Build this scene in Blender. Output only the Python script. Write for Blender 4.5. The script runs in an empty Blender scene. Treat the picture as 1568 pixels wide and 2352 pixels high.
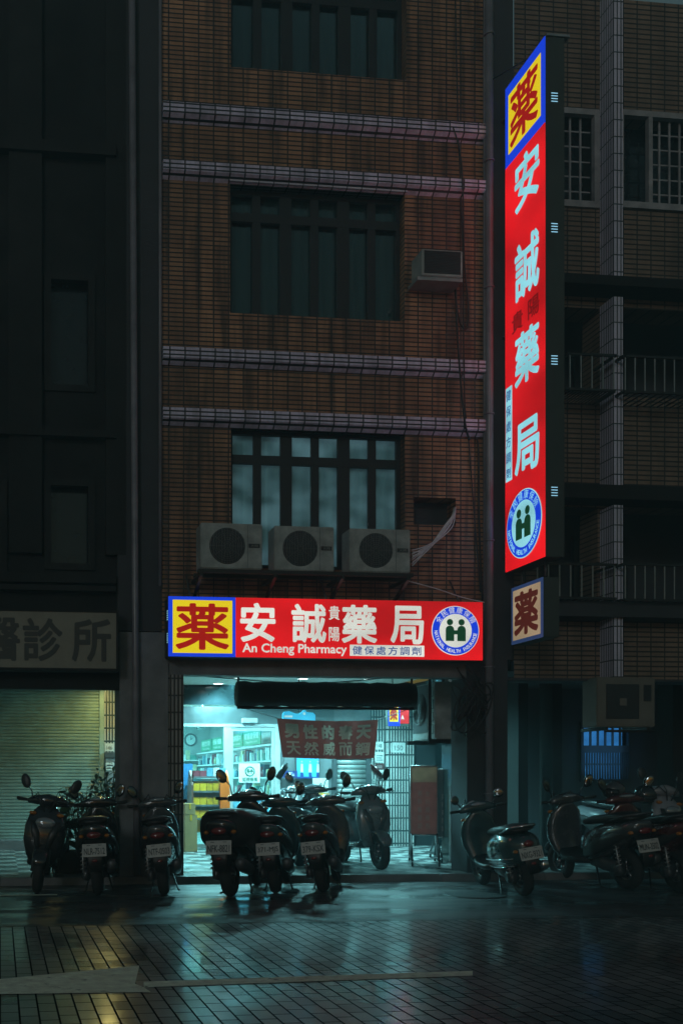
import bpy, bmesh, math, random
from mathutils import Vector, Matrix
random.seed(7)
R = math.radians
S = bpy.context.scene
COL = S.collection

# ------------------------------------------------------------------ camera, sky, sun, exposure
FPX, CX, CY = 2350.0, 255.0, 1790.0          # focal length and lens axis, in pixels of a 1568 px wide picture
CAM = Vector((0, -13.6, 1.4))
YAW = math.atan(0.1085)
FWD = Vector((math.sin(YAW), math.cos(YAW), 0)); RGT = Vector((math.cos(YAW), -math.sin(YAW), 0))
cd = bpy.data.cameras.new('street_camera'); cam = bpy.data.objects.new('street_camera', cd); COL.objects.link(cam)
cam.location = CAM; cam.rotation_euler = (R(90), 0, -YAW)
cd.sensor_fit = 'HORIZONTAL'; cd.sensor_width = 36; cd.lens = 36 * FPX / 1568
cd.shift_x = (784 - CX) / 1568; cd.shift_y = (CY - 1176) / 1568
cd.clip_end = 2000
S.camera = cam
W = bpy.data.worlds.new('World'); S.world = W; W.use_nodes = True
nt = W.node_tree; nt.nodes.clear()
sky = nt.nodes.new('ShaderNodeTexSky'); sky.sky_type = 'NISHITA'; sky.sun_disc = False
sky.sun_elevation = R(0); sky.sun_rotation = R(200)
bg = nt.nodes.new('ShaderNodeBackground'); bg.inputs['Strength'].default_value = 0.15
wo = nt.nodes.new('ShaderNodeOutputWorld')
tint = nt.nodes.new('ShaderNodeMix'); tint.data_type = 'RGBA'; tint.blend_type = 'MULTIPLY'; tint.inputs['Factor'].default_value = 1
tint.inputs[7].default_value = (.72, .98, .92, 1)      # murky city night air, greener than clear sky
nt.links.new(sky.outputs[0], tint.inputs[6]); nt.links.new(tint.outputs[2], bg.inputs[0]); nt.links.new(bg.outputs[0], wo.inputs[0])
sl = bpy.data.lights.new('sun', 'SUN'); sun = bpy.data.objects.new('sun', sl); COL.objects.link(sun)
sl.energy = 0.30; sl.angle = R(10); sl.color = (0.82, 0.97, 1.0)
sun.rotation_euler = (R(77), 0, R(-28))
S.view_settings.view_transform = 'Standard'; S.view_settings.look = 'None'
S.view_settings.exposure = 0.22; S.view_settings.gamma = 1
S.cycles.use_denoising = True
S.cycles.adaptive_threshold = 0.005
S.cycles.sample_clamp_indirect = 4
S.cycles.max_bounces = 7


def at(x, y, Y):
    """The point of the vertical plane at depth Y seen at picture point (x, y)."""
    d = RGT * ((x - CX) / FPX) + FWD + Vector((0, 0, (CY - y) / FPX))
    return CAM + d * ((Y - CAM.y) / d.y)


def ground(x, y, z=0.0):
    d = RGT * ((x - CX) / FPX) + FWD + Vector((0, 0, (CY - y) / FPX))
    return CAM + d * ((z - CAM.z) / d.z)


def ax(x, Y): return at(x, CY, Y).x
def az(x, y, Y): return at(x, y, Y).z


# ------------------------------------------------------------------ materials
def newmat(name):
    m = bpy.data.materials.new(name); m.use_nodes = True
    n = m.node_tree.nodes; b = n['Principled BSDF']
    return m, n, m.node_tree.links, b


def ramp(n, l, src, a, b_, p0=0.3, p1=0.7):
    r = n.new('ShaderNodeValToRGB'); r.color_ramp.elements[0].position = p0; r.color_ramp.elements[1].position = p1
    r.color_ramp.elements[0].color = a; r.color_ramp.elements[1].color = b_
    l.new(src, r.inputs[0]); return r


def paint(name, col, rough=0.5, metal=0.0, var=0.25, scale=6.0, bump=0.0, coat=0.0, bscale=60, spec=0.5):
    m, n, l, b = newmat(name)
    tc = n.new('ShaderNodeTexCoord'); no = n.new('ShaderNodeTexNoise')
    no.inputs['Scale'].default_value = scale; no.inputs['Detail'].default_value = 6; no.inputs['Roughness'].default_value = 0.65
    l.new(tc.outputs['Object'], no.inputs['Vector'])
    lo = tuple(c * (1 - var) for c in col) + (1,); hi = tuple(min(1, c * (1 + var)) for c in col) + (1,)
    r = ramp(n, l, no.outputs['Fac'], lo, hi)
    l.new(r.outputs[0], b.inputs['Base Color'])
    rr = ramp(n, l, no.outputs['Fac'], (rough * 0.8,) * 3 + (1,), (min(1, rough * 1.25),) * 3 + (1,))
    l.new(rr.outputs[0], b.inputs['Roughness'])
    b.inputs['Metallic'].default_value = metal
    b.inputs['Specular IOR Level'].default_value = spec
    if coat: b.inputs['Coat Weight'].default_value = coat; b.inputs['Coat Roughness'].default_value = 0.06
    if bump:
        n2 = n.new('ShaderNodeTexNoise'); n2.inputs['Scale'].default_value = bscale; n2.inputs['Detail'].default_value = 4
        l.new(tc.outputs['Object'], n2.inputs['Vector'])
        bp = n.new('ShaderNodeBump'); bp.inputs['Strength'].default_value = bump; bp.inputs['Distance'].default_value = 0.01
        l.new(n2.outputs['Fac'], bp.inputs['Height']); l.new(bp.outputs[0], b.inputs['Normal'])
    return m


def glow(name, col, strength, var=0.0, scale=2.0):
    m, n, l, b = newmat(name)
    if 'lettering' in name or 'emblem' in name or name in ('lit_downlight', 'lit_ceiling_tube', 'lit_warm_lamp', 'light_leak_slot'): m.cycles.emission_sampling = 'NONE'
    b.inputs['Base Color'].default_value = (*[c * 0.5 for c in col], 1)
    b.inputs['Roughness'].default_value = 0.35
    b.inputs['Emission Color'].default_value = (*col, 1)
    b.inputs['Emission Strength'].default_value = strength
    if var:      # unevenly spaced tubes behind the acrylic
        g = n.new('ShaderNodeNewGeometry'); mp = n.new('ShaderNodeMapping'); mp.inputs['Scale'].default_value = (scale * .5, scale * .5, scale)
        no = n.new('ShaderNodeTexNoise'); no.inputs['Scale'].default_value = 1; no.inputs['Detail'].default_value = 1
        l.new(g.outputs['Position'], mp.inputs[0]); l.new(mp.outputs[0], no.inputs['Vector'])
        r = n.new('ShaderNodeMapRange'); r.inputs[1].default_value = .3; r.inputs[2].default_value = .7
        r.inputs[3].default_value = strength * (1 - var); r.inputs[4].default_value = strength * (1 + var)
        l.new(no.outputs['Fac'], r.inputs[0]); l.new(r.outputs[0], b.inputs['Emission Strength'])
    return m


def tiles(name, c1, c2, mortar, bw, bh, axes='xz', msize=0.006, rough=0.45, offset=0.0, dirt=0.5, bump=0.6, wet=None, dscale=1.2, spec=.5):
    """Stacked wall or floor tiles in world metres, with dirt streaks."""
    m, n, l, b = newmat(name)
    g = n.new('ShaderNodeNewGeometry'); sp = n.new('ShaderNodeSeparateXYZ'); l.new(g.outputs['Position'], sp.inputs[0])
    cb = n.new('ShaderNodeCombineXYZ')
    ix = {'x': 0, 'y': 1, 'z': 2}
    l.new(sp.outputs[ix[axes[0]]], cb.inputs[0]); l.new(sp.outputs[ix[axes[1]]], cb.inputs[1])
    br = n.new('ShaderNodeTexBrick'); br.offset = offset; br.squash = 1.0
    br.inputs['Scale'].default_value = 1.0; br.inputs['Brick Width'].default_value = bw; br.inputs['Row Height'].default_value = bh
    br.inputs['Mortar Size'].default_value = msize; br.inputs['Mortar Smooth'].default_value = 0.2
    br.inputs['Color1'].default_value = (*c1, 1); br.inputs['Color2'].default_value = (*c2, 1); br.inputs['Mortar'].default_value = (*mortar, 1)
    l.new(cb.outputs[0], br.inputs['Vector'])
    mp = n.new('ShaderNodeMapping'); mp.inputs['Scale'].default_value = (1.6, 1.6, 0.35) if 'z' in axes else (1, 1, 1)
    l.new(g.outputs['Position'], mp.inputs[0])
    no = n.new('ShaderNodeTexNoise'); no.inputs['Scale'].default_value = dscale; no.inputs['Detail'].default_value = 8; no.inputs['Roughness'].default_value = .7
    l.new(mp.outputs[0], no.inputs['Vector'])
    r = ramp(n, l, no.outputs['Fac'], (1 - dirt,) * 3 + (1,), (1, 1, 1, 1), 0.32, 0.62)
    mx = n.new('ShaderNodeMix'); mx.data_type = 'RGBA'; mx.blend_type = 'MULTIPLY'; mx.inputs['Factor'].default_value = 1
    l.new(br.outputs['Color'], mx.inputs[6]); l.new(r.outputs[0], mx.inputs[7])
    if dirt > .6:
        m2 = n.new('ShaderNodeMapping'); m2.inputs['Scale'].default_value = (7, 7, .45); l.new(g.outputs['Position'], m2.inputs[0])
        ns = n.new('ShaderNodeTexNoise'); ns.inputs['Scale'].default_value = 1; ns.inputs['Detail'].default_value = 6; l.new(m2.outputs[0], ns.inputs['Vector'])
        rs = ramp(n, l, ns.outputs['Fac'], (.35, .35, .35, 1), (1, 1, 1, 1), .36, .52)
        m3 = n.new('ShaderNodeMix'); m3.data_type = 'RGBA'; m3.blend_type = 'MULTIPLY'; m3.inputs['Factor'].default_value = 1
        l.new(mx.outputs[2], m3.inputs[6]); l.new(rs.outputs[0], m3.inputs[7]); mx = m3
    l.new(mx.outputs[2], b.inputs['Base Color'])
    b.inputs['Specular IOR Level'].default_value = spec
    n3 = n.new('ShaderNodeTexNoise'); n3.inputs['Scale'].default_value = 90; n3.inputs['Detail'].default_value = 3
    l.new(g.outputs['Position'], n3.inputs['Vector'])
    hh = n.new('ShaderNodeMath'); hh.operation = 'MULTIPLY_ADD'; hh.inputs[1].default_value = -1.0
    l.new(br.outputs['Fac'], hh.inputs[0])
    sc = n.new('ShaderNodeMath'); sc.operation = 'MULTIPLY'; sc.inputs[1].default_value = 0.10 if wet else 0.15
    l.new(n3.outputs['Fac'], sc.inputs[0]); l.new(sc.outputs[0], hh.inputs[2])
    bp = n.new('ShaderNodeBump'); bp.inputs['Strength'].default_value = bump; bp.inputs['Distance'].default_value = 0.006
    l.new(hh.outputs[0], bp.inputs['Height']); l.new(bp.outputs[0], b.inputs['Normal'])
    if wet:
        n2 = n.new('ShaderNodeTexNoise'); n2.inputs['Scale'].default_value = 0.55; n2.inputs['Detail'].default_value = 5
        l.new(g.outputs['Position'], n2.inputs['Vector'])
        r2 = ramp(n, l, n2.outputs['Fac'], (wet[0],) * 3 + (1,), (wet[1],) * 3 + (1,), .36, .62)
        l.new(r2.outputs[0], b.inputs['Roughness'])
        r3 = ramp(n, l, n2.outputs['Fac'], (1, 1, 1, 1), (.45, .45, .45, 1), .42, .60)
        mo = n.new('ShaderNodeMath'); mo.operation = 'SUBTRACT'; mo.inputs[0].default_value = 1; l.new(br.outputs['Fac'], mo.inputs[1])
        mm = n.new('ShaderNodeMath'); mm.operation = 'MULTIPLY'; l.new(r3.outputs[0], mm.inputs[0]); l.new(mo.outputs[0], mm.inputs[1])
        l.new(mm.outputs[0], b.inputs['Coat Weight'])
        sb = n.new('ShaderNodeMath'); sb.operation = 'MULTIPLY'; sb.inputs[1].default_value = .9; l.new(mo.outputs[0], sb.inputs[0]); l.new(sb.outputs[0], b.inputs['Specular IOR Level']); cr = n.new('ShaderNodeMath'); cr.operation = 'MULTIPLY_ADD'; cr.inputs[1].default_value = .9; cr.inputs[2].default_value = -.02
        bwc = n.new('ShaderNodeRGBToBW'); l.new(br.outputs['Color'], bwc.inputs[0]); l.new(bwc.outputs[0], cr.inputs[0]); l.new(cr.outputs[0], b.inputs['Coat Roughness']); b.inputs['Coat IOR'].default_value = 1.6
    else:
        b.inputs['Roughness'].default_value = rough
    return m


def glassmat(name, col=(0.8, 0.95, 0.95), alpha=0.12, rough=0.03):
    m, n, l, b = newmat(name)
    out = n['Material Output']
    tr = n.new('ShaderNodeBsdfTransparent'); tr.inputs[0].default_value = (*col, 1)
    gl = n.new('ShaderNodeBsdfGlossy'); gl.inputs['Roughness'].default_value = rough; gl.inputs[0].default_value = (.9, .9, .9, 1)
    fr = n.new('ShaderNodeFresnel'); fr.inputs[0].default_value = 1.5
    mx = n.new('ShaderNodeMixShader'); l.new(fr.outputs[0], mx.inputs[0]); l.new(tr.outputs[0], mx.inputs[1]); l.new(gl.outputs[0], mx.inputs[2])
    l.new(mx.outputs[0], out.inputs[0]); n.remove(b)
    return m


M = {}
M['brick'] = tiles('brown_wall_tile', (.45, .23, .115), (.30, .145, .075), (.02, .014, .012), .205, .062, 'xz', .010, .5, dirt=.72, dscale=.65)
M['ledge'] = tiles('pale_ledge_tile', (.68, .62, .80), (.56, .51, .66), (.02, .018, .02), .205, .058, 'xz', .011, .4, dirt=.55, dscale=3)
M['soffit'] = tiles('pale_soffit_tile', (.55, .54, .62), (.5, .48, .58), (.03, .025, .03), .205, .06, 'xy', .008, .4, dirt=.4)
M['brick_side'] = tiles('brown_reveal_tile', (.15, .07, .04), (.12, .06, .03), (.02, .015, .013), .205, .062, 'yz', .006, .5)
M['rbrick'] = tiles('umber_wall_tile', (.24, .16, .11), (.18, .12, .085), (.02, .017, .015), .21, .07, 'xz', .011, .55, dirt=.55)
M['rpillar'] = tiles('grey_pillar_tile', (.60, .57, .70), (.50, .48, .58), (.03, .03, .035), .055, .235, 'xz', .009, .45, dirt=.4)
M['rpillar_side'] = tiles('grey_pillar_side_tile', (.60, .57, .70), (.50, .48, .58), (.03, .03, .035), .055, .235, 'yz', .009, .45, dirt=.4)
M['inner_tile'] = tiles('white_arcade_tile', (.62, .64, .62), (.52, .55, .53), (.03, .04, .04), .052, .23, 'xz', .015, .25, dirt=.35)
M['inner_tile_side'] = tiles('white_arcade_side_tile', (.5, .52, .5), (.42, .45, .43), (.03, .04, .04), .052, .23, 'yz', .0125, .3, dirt=.35)
M['dark_tile'] = tiles('grey_pillar_front_tile', (.32, .32, .30), (.25, .25, .24), (.02, .02, .02), .052, .23, 'xz', .0125, .4, dirt=.5)
M['paver'] = tiles('wet_street_paver', (.26, .25, .25), (.12, .115, .12), (.006, .006, .007), .222, .115, 'yx', .0070, offset=.5, dirt=.55, bump=.5, wet=(.17, .40), dscale=.9)
M['checker'] = None
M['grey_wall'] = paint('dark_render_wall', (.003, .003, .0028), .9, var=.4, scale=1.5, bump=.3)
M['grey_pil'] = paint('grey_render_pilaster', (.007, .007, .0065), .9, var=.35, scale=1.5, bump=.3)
M['concrete'] = paint('stained_concrete', (.16, .165, .17), .75, var=.45, scale=1.8, bump=.4)
M['black_wall'] = paint('near_black_wall', (.035, .037, .042), .8, var=.5, scale=1.2, bump=.3)  # near-black base colour, mottled by noise
M['asphalt'] = paint('damp_asphalt', (.045, .047, .05), .42, var=.45, scale=2.4, bump=.5, bscale=120)
def wetten(m, lo, hi, rough):
    n, l = m.node_tree.nodes, m.node_tree.links; b = n['Principled BSDF']
    g = n.new('ShaderNodeNewGeometry'); mp = n.new('ShaderNodeMapping'); mp.inputs['Scale'].default_value = (.7, 2.2, 1); no = n.new('ShaderNodeTexNoise'); no.inputs['Scale'].default_value = 1.1; no.inputs['Detail'].default_value = 8
    l.new(g.outputs['Position'], mp.inputs[0]); l.new(mp.outputs[0], no.inputs['Vector'])
    r = ramp(n, l, no.outputs['Fac'], (1, 1, 1, 1), (0, 0, 0, 1), lo, hi); l.new(r.outputs[0], b.inputs['Coat Weight']); b.inputs['Coat Roughness'].default_value = rough


wetten(M['asphalt'], .40, .56, .13)
M['kerb'] = paint('kerb_concrete', (.13, .135, .14), .5, var=.4, scale=3, bump=.4)
M['roadpaint'] = paint('worn_road_paint', (.85, .78, .62), .6, var=.3, scale=9, bump=.3)
def worn(m, lo, hi):
    n, l = m.node_tree.nodes, m.node_tree.links; out = n['Material Output']; b = n['Principled BSDF']
    g = n.new('ShaderNodeNewGeometry'); no = n.new('ShaderNodeTexNoise'); no.inputs['Scale'].default_value = 7; no.inputs['Detail'].default_value = 9; no.inputs['Roughness'].default_value = .75
    l.new(g.outputs['Position'], no.inputs['Vector']); r = ramp(n, l, no.outputs['Fac'], (0, 0, 0, 1), (1, 1, 1, 1), lo, hi)
    tr = n.new('ShaderNodeBsdfTransparent'); mx = n.new('ShaderNodeMixShader'); l.new(r.outputs[0], mx.inputs[0]); l.new(tr.outputs[0], mx.inputs[1]); l.new(b.outputs[0], mx.inputs[2]); l.new(mx.outputs[0], out.inputs[0])


worn(M['roadpaint'], .30, .42)
M['ceiling'] = paint('cream_ceiling', (.62, .62, .56), .7, var=.1, scale=1)
M['black'] = paint('black_metal', (.012, .012, .013), .45, var=.3)
M['blackfab'] = paint('black_awning_cloth', (.008, .009, .010), .9, var=.4, bump=.3)
M['dkgrey'] = paint('dark_grey_steel', (.06, .065, .07), .4, metal=.3, var=.3)
M['steel'] = paint('galvanised_steel', (.35, .36, .37), .38, metal=.7, var=.25)
M['pipe'] = paint('grey_drain_pipe', (.17, .16, .18), .35, var=.3, scale=3)
M['alu'] = paint('pale_aluminium', (.34, .37, .36), .35, metal=.2, var=.12)
M['frame_dk'] = paint('dark_window_frame', (.009, .011, .013), .5, var=.3)
M['frame_lt'] = paint('pale_window_frame', (.26, .25, .26), .5, var=.3)
M['acbody'] = paint('grey_white_enamel', (.28, .30, .29), .5, var=.45, scale=4)
M['acdark'] = paint('dim_enamel', (.13, .12, .10), .55, var=.25, scale=3)
M['grille'] = paint('black_grille', (.02, .022, .024), .6, var=.2)
M['grillewire'] = paint('grey_grille_wire', (.13, .14, .14), .5, var=.2)
M['cable'] = paint('black_cable', (.012, .012, .013), .55, var=.2)
M['cable_w'] = paint('white_cable', (.55, .56, .58), .5, var=.2)
M['shutter'] = paint('grey_green_shutter', (.28, .40, .36), .4, metal=.15, var=.22, scale=3)
M['rollerdoor'] = paint('grey_roller_door', (.24, .26, .25), .4, metal=.3, var=.3, scale=4)
M['wood'] = paint('grey_wood_fascia', (.045, .05, .052), .5, var=.35, scale=4)
M['white'] = paint('white_enamel', (.72, .74, .72), .4, var=.08)
M['shopwall'] = paint('pale_shop_wall', (.42, .47, .45), .6, var=.12, scale=1)
M['panel_dim'] = paint('grey_shopfront_panel', (.10, .11, .115), .5, var=.3, scale=3)
M['shopfloor'] = paint('shop_floor', (.35, .38, .36), .25, var=.2, scale=3)
M['card'] = paint('brown_cardboard', (.42, .24, .09), .75, var=.15, scale=5)
M['orange'] = paint('orange_rack_panel', (.95, .15, .002), .4, var=.15)
M['brownrack'] = paint('brown_rack_panel', (.16, .07, .045), .45, var=.2)
M['yellowbox'] = paint('yellow_carton', (.85, .44, .01), .5, var=.2, scale=18)
M['green'] = paint('green_sign_plastic', (.02, .27, .12), .4, var=.1)
M['greentxt'] = paint('pale_lettering', (.72, .80, .72), .5, var=.05)
M['bluepanel'] = paint('blue_banner_panel', (.03, .16, .36), .4, var=.3, scale=3)
M['navy'] = paint('navy_board', (.01, .02, .13), .4, var=.15)
M['ink'] = paint('black_ink', (.012, .013, .014), .6, var=.1)
M['inkgreen'] = paint('dark_green_ink', (.01, .10, .06), .6, var=.1)
M['paper'] = paint('notice_paper', (.55, .57, .55), .7, var=.1)
M['banner'] = paint('maroon_banner_cloth', (.23, .075, .065), .85, var=.2, scale=8, bump=.2)
M['bannertxt'] = paint('faded_tan_lettering', (.60, .50, .40), .85, var=.15)
M['plate'] = paint('white_plate', (.40, .40, .38), .5, var=.12, scale=12)
M['clinic_face'] = paint('unlit_cream_sign', (.20, .19, .15), .5, var=.18, scale=2)
M['clinic_ink'] = paint('dark_sign_lettering', (.045, .045, .04), .6, var=.2)
M['dimface'] = glow('tan_sign_added_glow', (.42, .31, .19), .62, .25, 2)  # small sign is unlit: face, lettering and rim get an added faint glow
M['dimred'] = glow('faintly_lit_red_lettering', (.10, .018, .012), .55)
M['dimblue'] = glow('blue_rim_added_glow', (.03, .06, .16), .6)
M['signcase'] = paint('dark_sign_case', (.035, .045, .04), .6, var=.3, scale=2)
M['red_g'] = glow('lit_red_acrylic', (.62, .006, .010), 0.98, .36, 1.3)
M['blue_g'] = glow('lit_blue_acrylic', (.006, .045, .62), .95)
M['yellow_g'] = glow('lit_yellow_acrylic', (.72, .56, .012), .95)
M['dred_g'] = glow('lit_dark_red_lettering', (.33, .006, .004), .9)
M['vdred_g'] = glow('lit_maroon_lettering', (.16, .003, .004), .8)
M['white_g'] = glow('lit_white_lettering', (.62, .64, .58), 1.0, .2, 2)
M['cyan_g'] = glow('lit_pale_cyan_lettering', (.24, .60, .68), 1.0, .25, 2)
M['dkgreen_g'] = glow('lit_dark_green_emblem', (.004, .045, .018), .8)
M['bluetxt_g'] = glow('lit_blue_lettering', (.012, .06, .26), .8)
M['lamp'] = glow('lit_downlight', (.80, 1.0, 1.0), 9)
M['tube'] = glow('lit_ceiling_tube', (.62, 1.0, 1.0), 7)
M['slot'] = glow('light_leak_slot', (.35, .75, 1.0), .8)
M['poster_g'] = glow('lit_blue_poster', (.03, .34, .62), 1.1, .5, 5)
M['poster_pale'] = glow('lit_pale_poster', (.40, .75, .80), 1.0, .3, 5)
M['poster_navy'] = glow('lit_navy_poster', (.008, .05, .25), .6)
M['topper_g'] = glow('lit_cyan_topper', (.04, .50, .78), .95, .2, 5)
M['bluewin'] = glow('lit_blue_window', (.03, .20, .50), .55, .35, 5)
M['curtain'] = glow('dim_lit_curtain', (.42, .60, .70), 0.09, .8, 3.4)
M['darkcurtain'] = paint('dark_curtain', (.022, .028, .03), .8, var=.5, scale=1.5)
M['blackcurtain'] = paint('black_curtain', (.006, .007, .007), .9, var=.5, scale=1.5)
M['glass'] = glassmat('clear_glass')
M['darkglass'] = paint('dark_window_glass', (.012, .017, .02), .12, var=.3)
M['warm_g'] = glow('lit_warm_lamp', (1.0, .72, .18), 1.5)
M['tyre'] = paint('tyre_rubber', (.012, .012, .012), .75, var=.3)
M['rim'] = paint('grey_alloy', (.16, .16, .165), .3, metal=.8, var=.2)
M['plastic'] = paint('black_plastic', (.016, .016, .017), .42, var=.3)
M['seatvinyl'] = paint('black_seat_vinyl', (.013, .013, .014), .45, var=.3)
M['chrome'] = paint('chrome', (.55, .56, .57), .15, metal=1.0, var=.1)
M['lens'] = paint('headlight_lens', (.30, .33, .35), .08, metal=.4, var=.2, coat=.6)
M['redlens'] = paint('red_tail_lens', (.14, .006, .006), .15, var=.2, coat=.6)
M['amber'] = paint('amber_lens', (.35, .12, .01), .2, var=.2)
M['mirrorglass'] = paint('mirror_glass', (.16, .18, .19), .08, metal=1.0, var=.05)
M['leaf'] = paint('dark_leaf', (.035, .075, .028), .45, var=.5, scale=9)
M['leaf2'] = paint('broad_leaf', (.05, .10, .04), .4, var=.5, scale=9)
M['stem'] = paint('plant_stem', (.05, .05, .025), .7, var=.3)
M['pot'] = paint('dark_clay_pot', (.05, .035, .028), .7, var=.3)
M['soil'] = paint('soil', (.02, .016, .012), .9, var=.4)
M['bodyblack'] = paint('gloss_black_paint', (.014, .015, .017), .22, var=.3, coat=.8)
M['bodygrey'] = paint('dark_grey_paint', (.05, .055, .06), .25, var=.25, coat=.7)
M['bodysilver'] = paint('silver_grey_paint', (.15, .175, .185), .3, metal=.35, var=.15, coat=.5)
M['bodyteal'] = paint('dark_teal_paint', (.03, .06, .065), .22, var=.25, coat=.8)
M['bodywhite'] = paint('dusty_white_paint', (.22, .22, .24), .3, var=.2, coat=.5)
M['bodymaroon'] = paint('dark_red_paint', (.07, .012, .012), .25, var=.25, coat=.7)
M['standred'] = paint('faded_red_board', (.26, .16, .16), .6, var=.15, scale=4)
M['standtop'] = paint('faded_tan_board', (.36, .30, .24), .6, var=.15, scale=4)
M['standtxt'] = paint('faint_board_lettering', (.42, .36, .34), .6, var=.1)
M['standgrey'] = paint('dark_board', (.07, .08, .085), .6, var=.2)
M['clear_plastic'] = paint('clear_bag_plastic', (.35, .45, .48), .2, var=.3, coat=.5)
M['lid'] = paint('white_lid', (.6, .62, .62), .4, var=.1)


# checker floor
def checker():
    m, n, l, b = newmat('checker_floor_tile')
    g = n.new('ShaderNodeNewGeometry'); c = n.new('ShaderNodeTexChecker'); c.inputs['Scale'].default_value = 1 / .3
    mp = n.new('ShaderNodeMapping'); mp.inputs['Location'].default_value = (.05, .02, .15)
    mp.inputs['Scale'].default_value = (1, 1, 0)
    l.new(g.outputs['Position'], mp.inputs[0]); l.new(mp.outputs[0], c.inputs['Vector'])
    c.inputs['Color1'].default_value = (.30, .32, .31, 1); c.inputs['Color2'].default_value = (.07, .075, .08, 1)
    no = n.new('ShaderNodeTexNoise'); no.inputs['Scale'].default_value = 3; no.inputs['Detail'].default_value = 7
    l.new(g.outputs['Position'], no.inputs['Vector'])
    r = ramp(n, l, no.outputs['Fac'], (.5, .5, .5, 1), (1, 1, 1, 1), .35, .6)
    mx = n.new('ShaderNodeMix'); mx.data_type = 'RGBA'; mx.blend_type = 'MULTIPLY'; mx.inputs['Factor'].default_value = 1
    l.new(c.outputs[0], mx.inputs[6]); l.new(r.outputs[0], mx.inputs[7]); l.new(mx.outputs[2], b.inputs['Base Color'])
    r2 = ramp(n, l, no.outputs['Fac'], (.22,) * 3 + (1,), (.5,) * 3 + (1,)); l.new(r2.outputs[0], b.inputs['Roughness'])
    return m


M['checker'] = checker()


def cloth(name, col, t):
    m, n, l, b = newmat(name)
    tr = n.new('ShaderNodeBsdfTranslucent'); tr.inputs[0].default_value = (*col, 1)
    tc = n.new('ShaderNodeTexCoord'); no = n.new('ShaderNodeTexNoise'); no.inputs['Scale'].default_value = 9; no.inputs['Detail'].default_value = 6
    l.new(tc.outputs['Object'], no.inputs['Vector'])
    r = ramp(n, l, no.outputs['Fac'], tuple(c * .75 for c in col) + (1,), tuple(col) + (1,)); l.new(r.outputs[0], tr.inputs[0]); l.new(r.outputs[0], b.inputs['Base Color'])
    b.inputs['Roughness'].default_value = .85
    mx = n.new('ShaderNodeMixShader'); mx.inputs[0].default_value = t
    l.new(b.outputs[0], mx.inputs[1]); l.new(tr.outputs[0], mx.inputs[2]); l.new(mx.outputs[0], n['Material Output'].inputs[0])
    return m


M['banner'] = cloth('maroon_banner_cloth', (.40, .06, .04), .03)
M['bannertxt'] = cloth('faded_tan_lettering', (.80, .66, .52), .03)
M['standred'] = cloth('faded_red_canvas', (.62, .27, .24), .35)
M['standtop'] = cloth('faded_tan_canvas', (.66, .48, .36), .4)


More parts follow.
